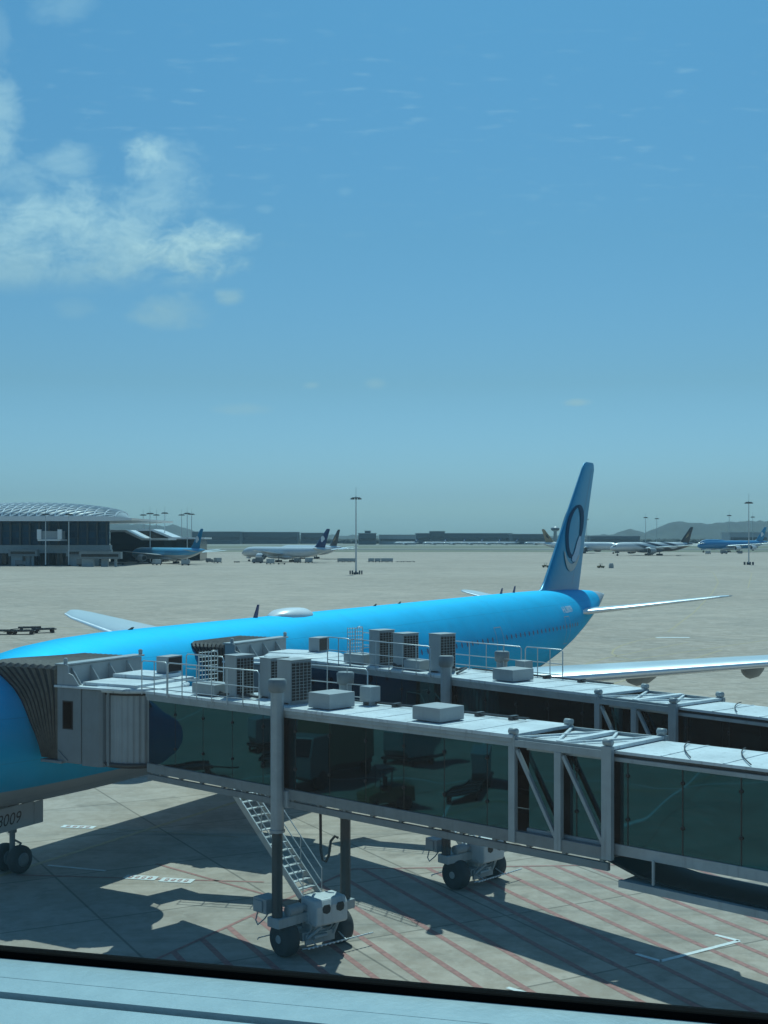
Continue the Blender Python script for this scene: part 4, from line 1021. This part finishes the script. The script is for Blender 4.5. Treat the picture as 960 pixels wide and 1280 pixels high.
shed(640, 682, 2400, 668, 'low block left of the big blue fin', D); shed(738, 800, 2600, 670.5, 'low grey range at the foot of the hill', D); shed(912, 960, 2500, 666, 'pale long shed beneath the right hill', Lp)
ct = thing('control_tower', 'small far control tower left of the big blue fin', 'control tower', W(694, 2450))
MB().lathe(W(694, 2450), (0, 0, 1), [(0, 4), (24, 3), (26, 7), (31, 8), (32, 5), (34, 2)], 16).build('shaft', M['steel'], ct)
MB().lathe(W(694, 2450, 0), (0, 0, 1), [(27, 7.6), (30, 8.3)], 16).build('cab_glazing', M['darkglass'], ct)
# wood line: far masses of trees
b = MB(); rr = random.Random(11)
for i in range(1500):
    px = rr.uniform(-20, 1000); Y = rr.uniform(2650, 3000); X = X_(px, Y); h_ = rr.uniform(4, 11); r_ = rr.uniform(6, 12)
    b.lathe((X, Y, 0), (0, 0, 1), [(0, r_ * .7), (h_ * .4, r_), (h_ * .8, r_ * .7), (h_, r_ * .1)], 6, False)
o = b.build('tree_line', wood); o['kind'] = 'stuff'; tag(o, 'dark far-off line of trees along the horizon behind the airport', 'trees')
# small parked aircraft on the far pier
GF = 'tiny white airliners at the far pier'
mini = None
for i, px in enumerate((492, 528, 552, 574, 596, 618, 655, 30)[:7]):
    Y = 2200
    if mini is None:
        mini = make_airliner('tiny white airliner parked at the far pier on the horizon', W(px, Y)[:2], 15, P_WH, L=45, group=GF); o = mini
    else: o = dup(mini, loc=(*W(px, Y)[:2], 0))
    o['label'] = ['leftmost', 'second from left', 'third from left', 'middle', 'third from right', 'second from right', 'rightmost'][i] + ' of the seven tiny white airliners at the far pier'
    
# ------------------------------------------------------------------ carts, containers, tractors
def container_cart():
    r = thing('container_cart', 'x', 'cart')
    MB().box(-1.6, 1.6, -1, 1, .35, .5).build('platform', M['steel_dark'], r)
    MB().prism([(-1.5, .52), (1.2, .52), (1.55, .95), (1.55, 2.1), (-1.5, 2.1)], 'y', -.8, .8).build('container', M['steel'], r, bevel=.03)
    b = MB()
    for x in (-1.1, 1.1):
        for y in (-.85, .85): b.lathe((x, y, .2), (0, 1, 0), [(-.08, .05), (-.08, .2), (.08, .2), (.08, .05)], 12)
    b.build('wheels', M['rubber'], r); MB().bar((-1.6, 0, .4), (-2.6, 0, .3), .08).build('drawbar', M['steel_dark'], r)
    return r
cc = container_cart(); GC = 'container carts parked near the lone mast'; fst = True
ORD = ['leftmost', 'second', 'third', 'fourth', 'fifth', 'sixth', 'last']
for i, px in enumerate([425.5, 433, 440.5, 464, 472, 480, 487.5]):
    lab = ORD[i] + ' of the three dark container carts left of the lone mast' if i < 3 else ORD[i - 3] + ' of the four dark container carts right of the lone mast'
    o = cc if fst else dup(cc); fst = False; o.location = W(px, 660); o['label'] = lab; o['group'] = GC if i < 3 else 'container carts right of the mast'
def dolly():
    r = thing('baggage_dolly', 'x', 'dolly')
    b = MB(); b.box(-1.5, 1.5, -.8, .8, .42, .5); b.box(-1.5, 1.5, -.8, -.72, .5, .6); b.box(-1.5, 1.5, .72, .8, .5, .6)
    for x in (-.9, 0, .9): b.tube([(x, -.7, .53), (x, .7, .53)], .04, 6)
    b.build('deck', M['steel_dark'], r); b = MB()
    for x in (-1.05, 1.05):
        for y in (-.6, .6): b.lathe((x, y, .22), (0, 1, 0), [(-.08, .05), (-.08, .22), (.08, .22), (.08, .05)], 12)
    b.build('wheels', M['rubber'], r); MB().bar((-1.5, 0, .42), (-2.5, 0, .3), .07).build('drawbar', M['steel_dark'], r)
    return r
def tractor(label):
    r = thing('baggage_tractor', label, 'tractor')
    MB().prism([(-1.4, .35), (1.4, .35), (1.45, .8), (.5, .95), (.4, .85), (-.3, .85), (-.4, 1.05), (-1.4, 1.0)], 'y', -.7, .7).build('body', M['yellowcar'], r, bevel=.05)
    b = MB(); b.box(-.25, .1, -.35, .35, .86, 1.0); b.box(-.3, -.2, -.35, .35, 1.0, 1.45); b.build('seat', M['black'], r, bevel=.03)
    b = MB(); b.tube([(.25, 0, .9), (.1, 0, 1.25)], .03, 6); b.lathe((.1, 0, 1.25), (.4, 0, -1), [(0, .17), (.03, .17), (.03, .14), (0, .14)], 16); b.build('steering_wheel', M['black'], r)
    for x in (-.9, .9):
        for y in (-.62, .62): MB().lathe((x, y, .32), (0, 1, 0), [(-.12, .1), (-.12, .29), (0, .32), (.12, .29), (.12, .1)], 20).build('wheel', M['rubber'], r)
    b = MB()
    for x in (-.4, .45):
        for y in (-.62, .62): b.bar((x, y, .9), (x, y, 1.85), .05)
    b.box(-.5, .55, -.7, .7, 1.85, 1.9); b.build('canopy', M['steel_dark'], r)
    return r
dd = dolly(); fst = True
for i, (px, py, lab) in enumerate([(2, 793, 'low dark dolly cut by the left edge of the apron view'), (29, 793, 'low dark dolly with pale wheels, second from the left edge'), (37, 789, 'farthest low dolly of the group near the left edge'), (55, 791, 'rightmost low dolly of the group near the left edge')]):
    o = dd if fst else dup(dd); fst = False; o.location = G(px, py); o.rotation_euler = (0, 0, R(8 * i)); o['label'] = lab; o['group'] = 'baggage dollies at the left'
for i, px in enumerate((499, 507, 515)):
    o = dup(dd, ORD[i] + ' of the three flat dollies trailing right of the container carts', W(px, 660), 0, 'flat dollies right of the container carts')
tt = tractor('small tractor standing left of the big blue fin on the open apron'); tt.location = W(682, 545)
t2 = dup(tt, 'small tractor standing right of the big blue fin on the open apron', W(751, 535), R(20))
MB().box(-1, 1, -1, 1, 0, .01)
tk = tag(MB(Matrix.Translation(W(764, 535))).prism([(-.9, 0), (.9, 0), (.9, 1.2), (.6, 2.0), (-.6, 2.0), (-.9, 1.2)], 'y', -.8, .8).build('equipment_cabinet', M['steel'], bevel=.05), 'grey cabinet standing by the small tractor right of the fin', 'cabinet')
# service vehicles by the far aircraft
def truck(label, body, L_=6.):
    r = thing('service_truck', label, 'truck')
    MB().box(-L_ / 2, L_ / 2 - 2, -1.2, 1.2, .9, 3.3).build('box_body', body, r, bevel=.05)
    MB().prism([(L_ / 2 - 1.9, .6), (L_ / 2, .6), (L_ / 2, 1.6), (L_ / 2 - .5, 2.6), (L_ / 2 - 1.9, 2.6)], 'y', -1.15, 1.15).build('driver_cab', M['panel'], r, bevel=.06)
    MB().prism([(L_ / 2 - .05, 1.65), (L_ / 2 + .02, 1.65), (L_ / 2 - .46, 2.52), (L_ / 2 - .53, 2.52)], 'y', -1.0, 1.0).build('windscreen', M['darkglass'], r)
    MB().box(-L_ / 2, L_ / 2 - .1, -.9, .9, .5, .88).build('chassis', M['steel_dark'], r)
    for x in (-L_ / 2 + 1.3, L_ / 2 - 1.1):
        for y in (-1.05, 1.05): MB().lathe((x, y, .45), (0, 1, 0), [(-.15, .12), (-.15, .42), (0, .45), (.15, .42), (.15, .12)], 18).build('wheel', M['rubber'], r)
    return r
t0 = truck('grey service truck by the foot of the domed terminal', M['greymetal']); t0.location = W(105, 566)
GT = 'service trucks round the far aircraft'; t0['group'] = GT
for px, Y, rz, lab, sc_ in ((26, 570, .2, 'service truck in shade under the left end of the terminal', .8), (322, 636, 3.1, 'service truck under the wing of the navy tailed airliner', .9), (372, 645, 1.1, 'service truck near the tail of the navy tailed airliner', .75), (262, 655, .1, 'small service truck between the two left airliners', .65),
                       (813, 930, 3.1, 'service truck beneath the striped airliner', .7), (905, 1000, 0, 'service truck in front of the blue jumbo', .9), (925, 1010, 2, 'second service truck before the blue jumbo, nearer the right mast', .7)):
    o = dup(t0, lab, W(px, Y), rz, GT); o.scale = (sc_, sc_, sc_)
for px, Y, src, lab in ((128, 575, cc, 'cargo cart standing just left of the pale blue airliner nose wheel'), (150, 600, dd, 'flat dolly on the apron under the pale blue airliner left wing'), (196, 592, cc, 'cargo cart beside the pale blue airliner belly'),
                        (232, 585, cc, 'cargo cart behind the pale blue airliner wing root, nearer its tail'), (272, 640, cc, 'cargo cart in the gap between the two left airliners'), (296, 650, dd, 'flat dolly ahead of the navy tailed airliner nose'),
                        (338, 610, cc, 'cargo cart nearest the navy tailed airliner middle'), (352, 606, dd, 'flat dolly close to the navy tailed airliner rear gear'), (386, 640, cc, 'cargo cart under the navy tail'), (700, 900, cc, 'cargo cart seen left of the fin edge near the gold tail'), (848, 880, dd, 'flat dolly under the striped airliner rear body'), (885, 980, cc, 'cargo cart by the jumbo airliner front gear')):
    o = dup(src, lab, W(px, Y), Y % 3, 'ground carts among the far aircraft'); o.scale = (1.25, 1.25, 1.25)
# equipment at the nose of the blue airliner (mirrored in the tunnel glass)
k1 = tractor('baggage tractor standing left of the blue airliner nose'); k1.location = (-24, 35, 0); k1.rotation_euler = (0, 0, 1.2)
k2 = truck('service truck waiting left of the blue airliner nose', M['orange']); k2.location = (-31, 38, 0); k2.rotation_euler = (0, 0, .5)
for i, (x, y, a) in enumerate(((-26, 31, .3), (-29, 30, .2), (-33, 45, 1.2), (-36, 33, .5), (-22, 39, 1.1), (-40, 41, .8), (-35, 40, .1))):
    dup(cc if i % 2 else dd, ORD[i] + ' of seven carts waiting left of the airliner nose, mirrored in tunnel glass', (x, y, 0), a, 'carts left of the airliner nose')

# ------------------------------------------------------------------ the window we look through
WP = (0, .852); WD = Vector((.968, -.252)); Wx = Matrix.Translation((0, .852, CAMZ - .3)) @ Matrix.Rotation(math.atan2(-.252, .968), 4, 'Z')
sl = thing('window', 'tinted terminal window with a pale metal sill and black rubber gasket', 'window', (0, .852, CAMZ - .3), math.atan2(-.252, .968))
wb = lambda: MB(Wx)
wb().box(-4, 4, -.036, -.001, -.02, 0).build('sill', M['sill'], sl)
wb().box(-4, 4, -.0615, -.0367, -.02, 0.0).build('sill', M['sill'], sl)
b = wb(); b.box(-4, 4, -.40, -.0692, -.022, -.0015); b.build('sill', M['sill'], sl)
wb().box(-4, 4, -.0691, -.0616, -.03, -.006).build('sill_groove', M['steel_dark'], sl)
wb().box(-4, 4, .0, .013, -.02, .0052).build('gasket', M['gasket'], sl, bevel=.002)
PANE = True
if PANE: wb().box(-4, 4, .005, .011, -.01, 3.4).build('pane', pane_mat(), sl)

# ------------------------------------------------------------------ haze
hz = MB().box(-8500, 8500, -350, 8000, -1, 110).build('haze', bpy.data.materials.new('haze_air'))
hz['kind'] = 'stuff'; hz['label'] = 'thin bluish haze over the whole airfield'; hz['category'] = 'haze'
hm = hz.data.materials[0]; hm.use_nodes = True; t = N(hm.node_tree); t.n.clear()
ho_ = t.new('ShaderNodeOutputMaterial'); pv = t.new('ShaderNodeVolumePrincipled')
pv.inputs['Color'].default_value = (.62, .83, .98, 1); pv.inputs['Density'].default_value = .000065; pv.inputs['Anisotropy'].default_value = .2
t.l.new(pv.outputs[0], ho_.inputs['Volume'])
